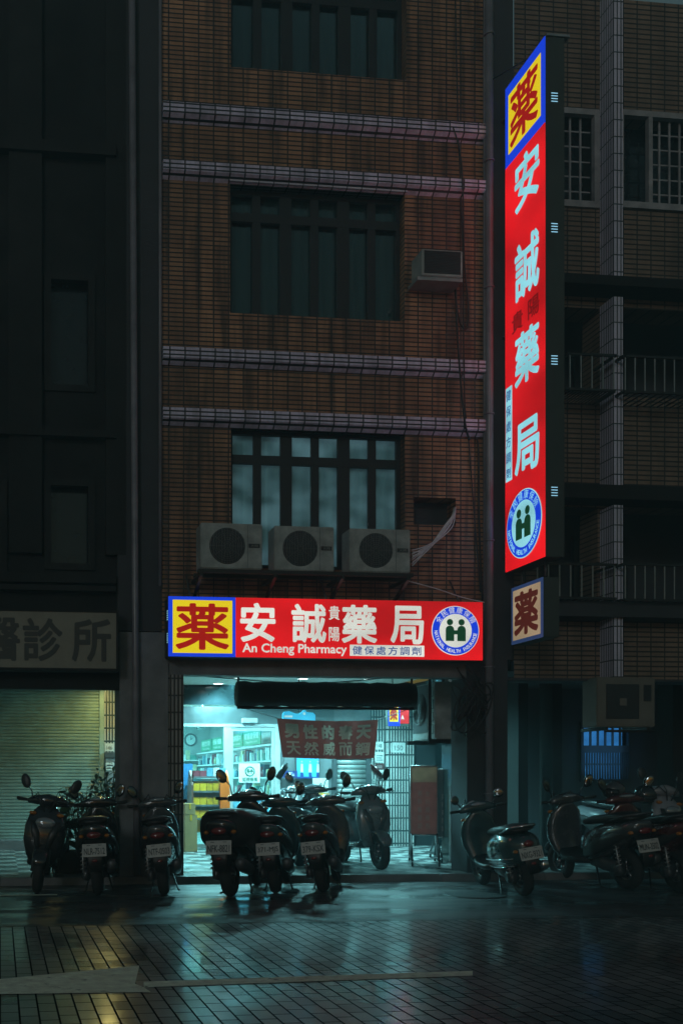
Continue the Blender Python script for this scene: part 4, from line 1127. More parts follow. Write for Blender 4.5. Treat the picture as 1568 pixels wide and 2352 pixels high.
tp = thing('counter_topper', 'glowing cyan wave-shaped header board above the cloth banner', 'sign', (x0, BY + .4, z0))
w_, h_ = x1 - x0, z1 - z0
pl = [(0, -.12), (w_, -.12), (w_, h_ * .55), (w_ * .93, h_ * .88), (w_ * .75, h_ * .95)] + [(w_ * (.66 + .06 * math.cos(a)), h_ * (1.0 + .25 * math.sin(a))) for a in [math.pi * k / 6 for k in range(7)]] + [(w_ * .5, h_ * .7), (w_ * .38, h_ * .74), (w_ * .2, h_ * 1.08), (w_ * .06, h_ * 1.0), (0, h_ * .7)]
MB().prism(pl, (x0, BY + .4, z0), U, V3, (0, .03, 0)).build('board', M['topper_g'], tp)
MB().prism(circ(h_ * .2, 18, w_ * .66, h_ * .72), (x0, BY + .396, z0), U, V3, (0, .003, 0)).prism([(w_ * .05, .02), (w_ * .3, .02), (w_ * .3, .05), (w_ * .05, .05)], (x0, BY + .396, z0), U, V3, (0, .003, 0)).build('print', M['poster_pale'], tp)
MB().tube([(x0 + w_ / 2, BY + .42, z1), (x0 + w_ / 2, BY + .42, ZC)], .008, 6).build('hanger', M['black'], tp)
sn = at(572, 1656, YI - .06)
tag(BX(sn.x - .14, sn.x + .14, YI - .14, YI - .051, sn.z - .045, sn.z + .045).build('door_sensor', M['acbody'], bevel=.01), 'small white sensor box above the sliding glass door', 'sensor')

# orange display rack
ry_ = YI - .75
rx0, rx1 = ax(440, ry_), ax(527, ry_); rz1 = az(480, 1768, ry_)
rk = thing('display_rack', 'orange-sided display rack of yellow cartons by the glass door', 'rack', (rx0, ry_, zf(ry_)))


def side(x, mat):
    pts = [(.0, 0), (.42, 0), (.42, rz1 - .45 - .18), (.40, rz1 - .25 - .18), (.33, rz1 - .10 - .18), (.22, rz1 - .18), (.12, rz1 - .02 - .18), (.03, rz1 - .25 - .18), (0, rz1 - .5 - .18)]
    return MB().prism(pts, (x, ry_ + .42, zf(ry_)), (0, -1, 0), V3, (.035, 0, 0)).build('side_panel', mat, rk)


side(rx0, M['brownrack'])
o = side(rx1 - .035, M['orange']); o['label'] = 'orange rack side panel'
# angled orange wing seen from the street
MB().prism([(.0, 0), (.17, 0), (.17, rz1 - .55), (.155, rz1 - .38), (.11, rz1 - .24), (.03, rz1 - .18), (0, rz1 - .2)], (rx1 - .17, ry_ - .04, zf(ry_)), U, V3, (0, .03, 0)).build('front_panel', M['orange'], rk)
for py in (1784, 1817, 1849, 1880):
    z = az(480, py, ry_); BX(rx0 + .036, rx1 - .036, ry_ + .02, ry_ + .40, z - .03, z).build('shelf_board', M['steel'], rk)
    n_ = 5
    for i in range(n_):
        if py == 1784 and i < 2: m_, h_ = boxm[4], .10
        elif py == 1784: m_, h_ = boxm[0 if i % 2 else 3], .15
        else: m_, h_ = M['yellowbox'], .13
        w_ = (rx1 - rx0 - .09) / n_
        tag(BX(rx0 + .045 + i * w_, rx0 + .045 + (i + .94) * w_, ry_ + .05, ry_ + .25, z + .001, z + h_).build('rack_carton', m_, bevel=.003), {1784: 'small carton standing on the top board of the orange display rack', 1817: 'yellow carton on the second board of the orange display rack', 1849: 'yellow carton on the third board of the orange display rack', 1880: 'yellow carton on the lowest board of the orange display rack'}[py], 'carton', f'cartons on rack board {py}'.replace('1784', 'one').replace('1817', 'two').replace('1849', 'three').replace('1880', 'four'))
BX(rx0 + .04, rx1 - .04, ry_ + .403, ry_ + .415, zf(ry_) + .3, rz1 - .2).build('back_panel', M['yellowbox'], rk)

# cardboard boxes
def carton(px0, px1, py0, py1, Y, label, z0=None):
    x0, x1 = ax(px0, Y), ax(px1, Y); z0 = az((px0 + px1) / 2, py1, Y) if z0 is None else z0; z1 = az((px0 + px1) / 2, py0, Y)
    t = thing('cardboard_box', label, 'box', (x0, Y, z0), 'cardboard boxes outside the shop')
    BX(x0, x1, Y, Y + .35, z0, z1).build('carton', M['card'], t, bevel=.006)
    BX(x0 + (x1 - x0) * .42, x0 + (x1 - x0) * .58, Y - .003, Y - .0005, z1 - .10, z1 - .002).build('tape', M['yellowbox'], t)
    text(MB(), '▲▲', (x0, Y - .004, z0), U, V3, (x1 - x0) * .3, (z1 - z0) * .4, .07, .04).build('printed_mark', M['ink'], t) if False else None
    return z1 + .001


cy_ = YI - .9
z_ = carton(424, 453, 1872, 1924, cy_, 'large brown cardboard box on the floor beside the left pillar', zf(cy_))
carton(424, 449, 1846, 1872, cy_, 'small brown cardboard box stacked on the large one beside the left pillar', z_)
cy_ = YI - .6
z_ = carton(722, 757, 1880, 1925, cy_, 'lowest brown cardboard box of the pile beside the cane rack', zf(cy_))
z_ = carton(722, 757, 1848, 1880, cy_, 'middle brown cardboard box of the pile beside the cane rack', z_)
z_ = carton(724, 757, 1822, 1848, cy_, 'topmost brown cardboard box of the pile beside the cane rack', z_)
tag(BX(ax(730, cy_), ax(756, cy_), cy_ + .05, cy_ + .3, z_, z_ + .26).build('white_carton', boxm[0], bevel=.004), 'white carton standing on top of the brown cardboard pile', 'box')

# rack of walking canes
ky = YI - .7
kx0, kx1 = ax(645, ky), ax(716, ky)
kr = thing('cane_rack', 'steel rack of walking canes standing left of the cardboard pile', 'rack', (kx0, ky, zf(ky)))
zf_ = zf(ky); kz = az(680, 1835, ky)
mb = MB()
for x in (kx0, kx1):
    for y in (ky, ky + .3): mb.tube([(x, y, zf_), (x, y, kz)], .012, 8)
for z in (zf_ + .12, kz - .05):
    mb.tube([(kx0, ky, z), (kx1, ky, z), (kx1, ky + .3, z), (kx0, ky + .3, z), (kx0, ky, z)], .009, 6)
mb.build('frame', M['steel'], kr)
BX(kx0, kx1, ky, ky + .3, zf_ + .03, zf_ + .05).build('base_tray', M['dkgrey'], kr)
canemats = [M['black'], M['dkgrey'], M['clear_plastic'], M['steel'], M['brownrack'], M['white']]
random.seed(11)
for i in range(22):
    x = kx0 + .03 + (kx1 - kx0 - .06) * (i % 11) / 10 + random.uniform(-.012, .012); y = ky + .06 + (.16 if i >= 11 else 0); h = random.uniform(.92, 1.08)
    a = random.uniform(-.5, .5)
    t = thing('walking_cane', 'walking cane with a crook handle standing in the steel rack', 'cane', (x, y, zf_ + .05), 'canes in the cane rack', (random.uniform(-.05, .05), random.uniform(-.05, .05), a))
    MB().tube([(0, 0, .01), (0, 0, h - .09)], .011, 8).build('shaft', random.choice(canemats), t, world=False)
    MB().tube([(0, 0, h - .089), (0, 0, h - .04), (.02, 0, h - .005), (.055, 0, h + .004), (.09, 0, h - .015), (.1, 0, h - .05)], .014, 8).build('handle', random.choice(canemats), t, world=False)
    MB().tube([(0, 0, 0), (0, 0, .03)], .016, 8).build('tip', M['tyre'], t, world=False)

# notices on the tiled wall
def notice(px0, px1, py0, py1, Y, mat, label, txt=None, tm=None, off=.0, bars=0, name='notice'):
    x0, x1, z0, z1 = panel(px0, px1, py0, py1, Y)
    t = thing(name, label, 'notice' if name == 'notice' else 'number plate', (x0, Y, z0))
    BX(x0, x1, Y - .008, Y - .001, z0, z1).build('panel', mat, t)
    if txt: text(MB(), txt, (0, Y - .011, 0), U, V3, (x0 + x1) / 2, z0 + (z1 - z0) * .45, (x1 - x0) * .62, (z1 - z0) * .5, off).build('lettering', tm or M['ink'], t)
    if bars:
        mb = MB()
        for k in range(bars): rect(mb, (x0, Y - .011, z0), U, V3, (x1 - x0) * .12, (x1 - x0) * (.88 - .1 * (k % 2)), (z1 - z0) * (.2 + .6 * k / bars), (z1 - z0) * (.2 + .6 * k / bars + .22 / bars), (0, .002, 0))
        mb.build('text_line', M['ink'], t)
    return t


notice(861, 880, 1704, 1722, YI, M['paper'], 'white house number plate reading 148 on the tiled wall', '148', name='house_number')
notice(861, 881, 1728, 1752, YI, M['paper'], 'white notice with two lines of writing below house number 148', bars=3)
notice(861, 881, 1754, 1768, YI, M['bodymaroon'], 'dark red notice above a white dot com notice on the tiled wall', '科技', M['paper'])
notice(861, 881, 1769, 1784, YI, M['paper'], 'white notice reading .COM below the dark red notice', '.COM')
notice(900, 930, 1706, 1729, YI - .10, M['paper'], 'pale house number plate reading 150 under the outdoor unit', '150', name='house_number')
notice(854, 862, 1790, 1804, YI, M['acbody'], 'small white letter box plate left of the tiled wall edge', None, bars=2)
# left clinic wall
notice(241, 261, 1708, 1726, YI, M['paper'], 'white house number plate reading 146 beside the clinic shutter', '146', name='house_number')

# sign boards on casters
def stand(x0p, x1p, ytop, ybot, Y, yaw, label, m1, m2, depth=.5, letters=True):
    c0 = (x0p + x1p) / 2; x0, x1 = ax(x0p, Y), ax(x1p, Y); w = (x1 - x0) / math.cos(yaw)
    z0, z1 = az(c0, ybot, Y), az(c0, ytop, Y); zf_ = zf(Y)
    t = thing('sign_board_stand', label, 'sign board', ((x0 + x1) / 2, Y, zf_), None, (0, 0, yaw))
    L = lambda mb, n, m, p=t, b=0: mb.build(n, m, p, world=False, bevel=b)
    h0, h1 = z0 - zf_, z1 - zf_
    L(BX(-w / 2, w / 2, -.02, .02, h0, h0 + (h1 - h0) * .77), 'board', m1)
    L(BX(-w / 2, w / 2, -.02, .02, h0 + (h1 - h0) * .771, h1), 'header', m2)
    fr = MB()
    for s in (-1, 1): fr.tube([(s * w / 2, 0, .08), (s * w / 2, 0, h1 + .01)], .016, 8)
    fr.tube([(-w / 2, 0, h1 + .01), (w / 2, 0, h1 + .01)], .016, 8); fr.tube([(-w / 2, 0, h0 - .01), (w / 2, 0, h0 - .01)], .016, 8)
    L(fr, 'frame', M['steel'])
    for s in (-1, 1):
        L(MB().tube([(s * w / 2, -depth, .09), (s * w / 2, depth, .09)], .018, 8).tube([(s * w / 2, -depth, .1), (s * w / 2, -.02, h0 + .0)], .014, 8).tube([(s * w / 2, depth, .1), (s * w / 2, .02, h0 + .0)], .014, 8), 'foot', M['black'])
        for q in (-1, 1):
            wl = L(MB().torus((s * w / 2, q * depth, .035), .022, .014, 'x', 16, 8), 'caster', M['tyre'])
    if letters:
        mb = MB()
        for r_ in range(5):
            for k, ch in enumerate(('男女', '科科', '藥局', '服務', '調劑')[r_]):
                text(mb, ch, (0, -.024, 0), U, V3, (-.16 + .3 * k) * w, h0 + (h1 - h0) * (.60 - r_ * .12), w * .16, .085)
        L(mb, 'lettering', M['standtxt'])
    return t


stand(947, 999, 1762, 1916, 1.2, R(-20), 'faded red sign board on a wheeled frame under the outdoor unit', M['standred'], M['standtop'])
stand(1003, 1046, 1770, 1922, 1.7, R(-14), 'dark sign board on a wheeled frame behind the faded red one', M['standgrey'], M['standgrey'])
# side pillar with pale tiles at the arcade's right side
BX(ax(1036, 1.4), ax(1072, 1.4), 1.4, 1.75, 0, ZC - .003).build('tiled_pillar', M['inner_tile'], pb)
BX(ax(1034, 1.35), ax(1072, 1.35), 1.34, 1.395, zf(1.3), az(1050, 1806, 1.35)).build('pillar_cladding', M['concrete'], pb)

# ------------------------------------------------------------------ clinic on the left
cb = thing('clinic_building', 'dark rendered building with pilasters left of the pharmacy', 'building', (-1.5, .1, 0))
XC1 = ax(300, 0)
cw = [(ax(112, .1), ax(208, .1), az(160, 1300, .1), az(160, 1112, .1)), (ax(112, .1), ax(208, .1), az(160, 890, .1), az(160, 640, .1)), (ax(-180, .1), ax(6, .1), az(0, 1310, .1), az(0, 1112, .1))]
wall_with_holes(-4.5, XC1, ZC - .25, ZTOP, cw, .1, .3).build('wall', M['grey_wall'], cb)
for i, h in enumerate(cw):
    fr = MB(); a, b, c_, d_ = h; y0, y1 = .06, .16
    fr.box(a - .06, a + .03, y0, y1, c_ - .06, d_ + .06); fr.box(b - .03, b + .06, y0, y1, c_ - .06, d_ + .06); fr.box(a + .031, b - .031, y0, y1, c_ - .06, c_ + .03); fr.box(a + .031, b - .031, y0, y1, d_ - .03, d_ + .06)
    w_ = fr.build('window', M['grey_pil'], cb); BX(a, b, .24, .25, c_, d_).build('pane', M['darkglass'], w_)
for a, b in ((20, 96), (243, 289)):
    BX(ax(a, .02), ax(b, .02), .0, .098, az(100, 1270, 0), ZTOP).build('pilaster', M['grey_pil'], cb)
for py, hh in ((1318, .12), (1345, .07), (325, .15), (985, .10)):
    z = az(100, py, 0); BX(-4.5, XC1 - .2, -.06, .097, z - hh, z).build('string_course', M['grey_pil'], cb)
BX(-4.5, xa - .003, .0, .12, az(100, 1583, 0), az(100, 1545, 0) + .35).build('lintel', M['grey_pil'], cb)
BX(-4.5, xa - .003, .35, YI + .3, ZC - .02, ZC - .004).build('arcade_ceiling', M['ceiling'], cb)
# shutter
xs1 = ax(228, YI); mb = MB(); zs0 = az(100, 1928, YI); zs1 = az(100, 1584, YI); z = zs0
vs, fs = [], []; k = 0
while z < zs1:
    for (yy, zz) in ((0, 0), (-.018, .012), (-.018, .040), (0, .052)):
        vs += [(-3.2, YI + .03 + yy, z + zz), (xs1, YI + .03 + yy, z + zz)]
    z += .058
for i in range(len(vs) // 2 - 1): fs.append((2 * i, 2 * i + 1, 2 * i + 3, 2 * i + 2))
mb.add(vs, fs); st = mb.build('shutter', M['shutter'], cb)
BX(xs1 + .002, xs1 + .08, YI - .04, YI + .06, ZF1, zs1).build('side_rail', M['shutter'], st)
BX(-3.2, xs1, YI - .08, YI + .2, zs1 + .002, ZC - .022).build('shutter_box', M['grey_pil'], cb)
BX(xs1 + .082, ax(283, YI), YI, YI + .2, ZF1 - .1, ZC - .022).build('tiled_wall', M['inner_tile'], cb)
BX(-3.2, xs1 + .08, YI - .35, YI + .1, 0, zs0).build('doorstep', M['concrete'], cb)
# mailbox
mx0, mx1, mz0, mz1 = panel(241, 263, 1778, 1845, YI - .03)
mb_ = thing('mailbox', 'grey metal letterbox with a paper notice below house number 146', 'mailbox', (mx0, YI - .03, mz0))
BX(mx0, mx1, YI - .12, YI - .001, az(250, 1800, YI), az(250, 1742, YI)).build('box', M['steel'], mb_, bevel=.006)
BX(mx0 - .01, mx1 + .01, YI - .14, YI - .001, az(250, 1741, YI), az(250, 1729, YI)).build('lid', M['dkgrey'], mb_)
x0, x1, z0, z1 = panel(243, 262, 1752, 1770, YI - .12)
BX(x0, x1, YI - .126, YI - .121, z0, z1).build('paper', M['paper'], mb_)
mb = MB()
for k in range(2): rect(mb, (x0, YI - .130, z0), U, V3, (x1 - x0) * .1, (x1 - x0) * .9, (z1 - z0) * (.22 + .36 * k), (z1 - z0) * (.36 + .36 * k), (0, .002, 0))
mb.build('text_line', M['ink'], mb_)
# clinic sign
cy0 = -.3
cs0, cs1 = az(137, 1541, cy0), az(137, 1399, cy0); cxr = ax(273, cy0)
cs = thing('clinic_signboard', 'unlit cream signboard with dark brush lettering above the clinic shutter', 'signboard', (cxr, cy0, cs0))
BX(-3.0, cxr, cy0 + .02, -.065, cs0, cs1).build('case', M['signcase'], cs)
BX(-3.0, cxr - .03, cy0 + .004, cy0 + .019, cs0 + .03, cs1 - .03).build('face', M['clinic_face'], cs)
fr = MB(); fr.box(-3, cxr, cy0 - .012, cy0 + .003, cs1 - .035, cs1); fr.box(-3, cxr, cy0 - .012, cy0 + .003, cs0, cs0 + .035); fr.box(cxr - .035, cxr, cy0 - .012, cy0 + .003, cs0 + .036, cs1 - .036)
fr.build('trim', M['grey_pil'], cs)
mb = MB()
for ch, px in (('中', -260), ('醫', -0), ('診', 98), ('所', 210)):
    text(mb, ch, (0, cy0 - .001, 0), U, V3, ax(px, cy0), (cs0 + cs1) / 2, ax(92, cy0) - ax(0, cy0), (cs1 - cs0) * .70, .025)
mb.build('lettering', M['clinic_ink'], cs)
# warm lamp tucked behind the clinic lintel
q = at(262, 1560, 3.5)
wl = thing('arcade_lamp', 'small warm lamp on the clinic arcade ceiling by the tiled wall', 'lamp', (q.x, 3.6, ZC - .02))
BX(q.x - .15, q.x + .05, 3.55, 3.65, ZC - .06, ZC - .021).build('housing', M['white'], wl)
BX(q.x - .14, q.x + .04, 3.56, 3.64, ZC - .068, ZC - .061).build('diffuser', M['warm_g'], wl)
light('warm_lamp', 'AREA', (q.x - .05, 3.6, ZC - .08), 15, (1, .82, .25), .2)

# potted plants
def potted(px, py, Y, h, n, spread, label, big=False, seed=1, lm='leaf'):
    rnd = random.Random(seed); x = ax(px, Y); z = zf(Y) if Y > 0 else 0
    t = thing('potted_plant', label, 'plant', (x, Y, z), 'potted plants by the clinic')
    MB().loft([((0, 0, .0), (.15, 0, 0), (0, .15, 0), 2.6), ((0, 0, .26), (.20, 0, 0), (0, .20, 0), 2.6), ((0, 0, .30), (.21, 0, 0), (0, .21, 0), 2.6)], 20).build('pot', M['pot'], t, world=False)
    MB().prism(circ(.18, 20), (0, 0, .302), (1, 0, 0), (0, 1, 0), (0, 0, .003)).build('soil', M['soil'], t, world=False)
    st_, lf = MB(), MB()
    for i in range(n):
        a = rnd.uniform(0, 6.28); rr_ = spread * rnd.uniform(.2, 1); top = Vector((rr_ * math.cos(a), rr_ * math.sin(a) * .6, h * rnd.uniform(.55, 1)))
        base = Vector((rnd.uniform(-.06, .06), rnd.uniform(-.06, .06), .3)); mid = base.lerp(top, .55) + Vector((0, 0, .08))
        st_.tube([base, mid, top], [.008, .006, .003], 5)
        for k in range(9 if not big else 4):
            p = (mid.lerp(top, k / 8 if not big else 1) if k > 1 else base.lerp(mid, .6 + .2 * k)) + Vector((rnd.uniform(-.03, .03), rnd.uniform(-.03, .03), rnd.uniform(-.03, .03)))
            ang = rnd.uniform(0, 6.28); L_ = rnd.uniform(.09, .17) * (1.7 if big else 1); w_ = L_ * (.18 if not big else .36)
            dr = Vector((math.cos(ang), math.sin(ang), rnd.uniform(-.6, .7))).normalized(); sd = dr.cross(Vector((0, 0, 1))).normalized() * w_
            dn = Vector((0, 0, -L_ * .2))
            lf.add([p, p + dr * L_ * .35 + sd, p + dr * L_ * .75 + sd * .7 + dn * .5, p + dr * L_ + dn, p + dr * L_ * .75 - sd * .7 + dn * .5, p + dr * L_ * .35 - sd, p + dr * L_ * .5 + Vector((0, 0, -.008))],
                   [(0, 1, 6), (1, 2, 6), (2, 3, 6), (3, 4, 6), (4, 5, 6), (5, 0, 6)], True)
    st_.build('stem', M['stem'], t, world=False); lf.build('foliage', M[lm], t, world=False)


potted(186, 0, .6, 1.25, 30, .36, 'bushy potted plant with narrow leaves behind the scooter with plate NLR-7512', seed=2)
potted(226, 0, .5, 1.30, 30, .34, 'second bushy potted plant with narrow leaves, left of the tallest one', seed=9)
potted(252, 0, .9, 1.55, 34, .32, 'tallest potted plant with thin leaves before the tiled wall', seed=5)
potted(150, 0, .5, 1.18, 12, .22, 'potted plant with broad drooping leaves beside the leftmost scooter', True, 4, 'leaf2')

# ------------------------------------------------------------------ right building
rb = thing('balcony_building', 'dim brown tiled building with barred balconies right of the tall red sign', 'building', (ax(1300, .1), .1, 0))
RX0, RX1 = ax(1180, .1), 16.0
def rwin(x0, x1, y0, y1): return (ax(x0, .1), ax(x1, .1), az((x0 + x1) / 2, y1, .1), az((x0 + x1) / 2, y0, .1))
rw = [rwin(1240, 1366, 258, 466), rwin(1424, 1600, 268, 474)]
op = [rwin(1240, 1378, 705, 905), rwin(1430, 1700, 715, 915), rwin(1240, 1372, 1165, 1380), rwin(1428, 1700, 1165, 1388)]
wall_with_holes(RX0, RX1, ZC - .3, ZTOP, rw + op, .1, .55).build('wall', M['rbrick'], rb)
BX(RX0, RX1, 1.6, 1.7, ZC, ZTOP).build('back_wall', M['black_wall'], rb)
for i, h in enumerate(op):
    a, b, c_, d_ = h
    w_ = BX(a + .1, a + (b - a) * .55, 1.5, 1.58, c_ + .05, d_ - .1).build('balcony_door', M['frame_dk'], rb)
    BX(a + .18, a + (b - a) * .55 - .08, 1.47, 1.499, c_ + .2, d_ - .2).build('pane', M['darkcurtain'], w_)
for i, h in enumerate(rw):
    a, b, c_, d_ = h; fr = MB(); y0, y1 = .06, .14
    fr.box(a - .05, a + .03, y0, y1, c_ - .06, d_ + .05); fr.box(b - .03, b + .05, y0, y1, c_ - .06, d_ + .05); fr.box(a + .031, b - .031, y0, y1, c_ - .06, c_ + .03); fr.box(a + .031, b - .031, y0, y1, d_ - .03, d_ + .05)
    if i: fr.box(ax(1490, .1) - .03, ax(1490, .1) + .03, y0, y1, c_ + .031, d_ - .031)
    w_ = fr.build('window', M['frame_lt'], rb)
    BX(a, b, .40, .41, c_, d_).build('pane', M['darkglass'], w_)
    g_ = MB(); n_ = 6
    x = a if i == 0 else ax(1494, .1)
    while x < b - .05:
        g_.box(x + .0, x + .025, .15, .17, c_ + .031, d_ - .031); x += .155
    for k in range(1, n_): z = c_ + (d_ - c_) * k / n_; g_.box(a + .031 if i == 0 else ax(1494, .1), b - .031, .171, .185, z - .01, z + .01)
    g_.build('grille', M['frame_lt'], w_)
px0, px1 = ax(1396, -.1), ax(1418, -.1)
BX(px0, px1, -.22, .097, az(1400, 660, -.1) + .02, ZTOP).build('pillar', M['rpillar'], rb)
for (t0, t1) in ((690, 1140), (1165, 1700)):
    BX(px0, px1, -.22, .097, az(1400, t1, -.1) if t1 < 1600 else ZC - .3, az(1400, t0, -.1)).build('pillar', M['rpillar'], rb)
for m_ in [o for o in rb.children if o.name.startswith('pillar')]:
    m_.data.materials.append(M['rpillar_side'])
    for p in m_.data.polygons:
        if abs(p.normal.x) > .7: p.material_index = 1
for py0, py1 in ((640, 662), (1118, 1150)):
    BX(RX0, RX1, -.28, .098, az(1430, py1, -.2), az(1430, py0, -.2)).build('slab', M['grey_wall'], rb)
BX(RX0, RX1, -.3, .096, az(1430, 1420, -.2), az(1430, 1385, -.2)).build('slab', M['black_wall'], rb)


def railing(p0, p1, ty, by, Y, label):
    x0, x1 = ax(p0, Y), ax(p1, Y); c0 = (p0 + p1) / 2; zt, zb_r = az(c0, ty, Y), az(c0, by, Y)
    t = thing('balcony_railing', label, 'railing', (x0, Y, zb_r), 'barred balcony railings')
    mb = MB(); mb.box(x0, x1, Y - .02, Y + .02, zt - .03, zt); mb.box(x0, x1, Y - .02, Y + .02, zb_r, zb_r + .03)
    for xx in (x0, x1): mb.box(xx - .02, xx + .02, Y - .02, .098, zt - .03, zt + .001); mb.box(xx - .02, xx + .02, Y + .021, .098, zb_r, zb_r + .03)
    mb.build('frame', M['black'], t)
    n_ = max(3, round((x1 - x0) / .155))
    for i in range(n_ + 1):
        x = x0 + .02 + (x1 - x0 - .04) * i / n_
        BX(x - .007, x + .007, Y - .007, Y + .007, zb_r + .031, zt - .031).build('baluster', M['steel'], t)
    mb = MB()
    for k in range(14): mb.tube([(x0 + (x1 - x0) * k / 13, Y, zb_r + .012), (x0 + (x1 - x0) * k / 13, .09, zb_r + .012)], .010, 5)
    mb.build('floor_grate', M['black'], t)


railing(1305, 1412, 812, 898, -.40, 'third floor balcony railing with thin bars, beside the tall sign')
railing(1432, 1640, 820, 906, -.40, 'third floor balcony railing with thin bars, right of the pillar')
railing(1230, 1414, 1293, 1376, -.40, 'second floor balcony railing with thin bars, beside the tall sign foot')
railing(1432, 1640, 1296, 1382, -.40, 'second floor balcony railing with thin bars, right of the pillar')
# right arcade
RXa = xp1
BX(RXa, RX1, -.02, .4, az(1430, 1560, 0), ZC - .31).build('beam', M['black_wall'], rb)
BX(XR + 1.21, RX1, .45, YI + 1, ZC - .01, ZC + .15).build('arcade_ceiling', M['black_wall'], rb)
bwn = (ax(1336, YI), ax(1438, YI), az(1390, 1790, YI), az(1390, 1665, YI))
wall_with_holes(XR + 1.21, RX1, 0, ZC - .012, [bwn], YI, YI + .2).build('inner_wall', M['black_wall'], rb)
for px_ in (1190, 1268, 1545):
    BX(ax(px_, 2.2), ax(px_ + 22, 2.2), 2.2, 2.6, 0, ZC - .02).build('arcade_pillar', M['grey_wall'], rb)
a, b, c_, d_ = bwn
bwf = MB(); bwf.box(a - .05, a, YI - .06, YI + .1, c_ - .05, d_ + .05); bwf.box(b, b + .05, YI - .06, YI + .1, c_ - .05, d_ + .05); bwf.box(a + .001, b - .001, YI - .06, YI + .1, c_ - .05, c_); bwf.box(a + .001, b - .001, YI - .06, YI + .1, d_, d_ + .05)
zm = az(1390, 1723, YI); bwf.box(a + .001, b - .001, YI - .06, YI + .1, zm - .05, zm + .08)
w_ = bwf.build('window', M['frame_dk'], rb)
BX(a, b, YI + .14, YI + .15, c_, d_).build('pane', M['bluewin'], w_)
g_ = MB(); n_ = 17
for i in range(n_): x = a + (b - a) * (i + .5) / n_; g_.box(x - .0155, x + .0155, YI - .04, YI - .02, c_ + .001, zm - .051)
for i in range(1, 6): x = a + (b - a) * i / 6; g_.box(x - .02, x + .02, YI - .04, YI - .02, zm + .081, d_ - .001)
g_.box(a, b, YI - .019, YI - .004, (c_ + zm) / 2 - .01, (c_ + zm) / 2 + .02)
g_.build('window_bar', M['frame_dk'], w_)
light('blue_window_light', 'AREA', ((a + b) / 2, YI - .2, (c_ + d_) / 2), 2.0, (.15, .5, 1), .8, rot=(R(90), 0, 0))

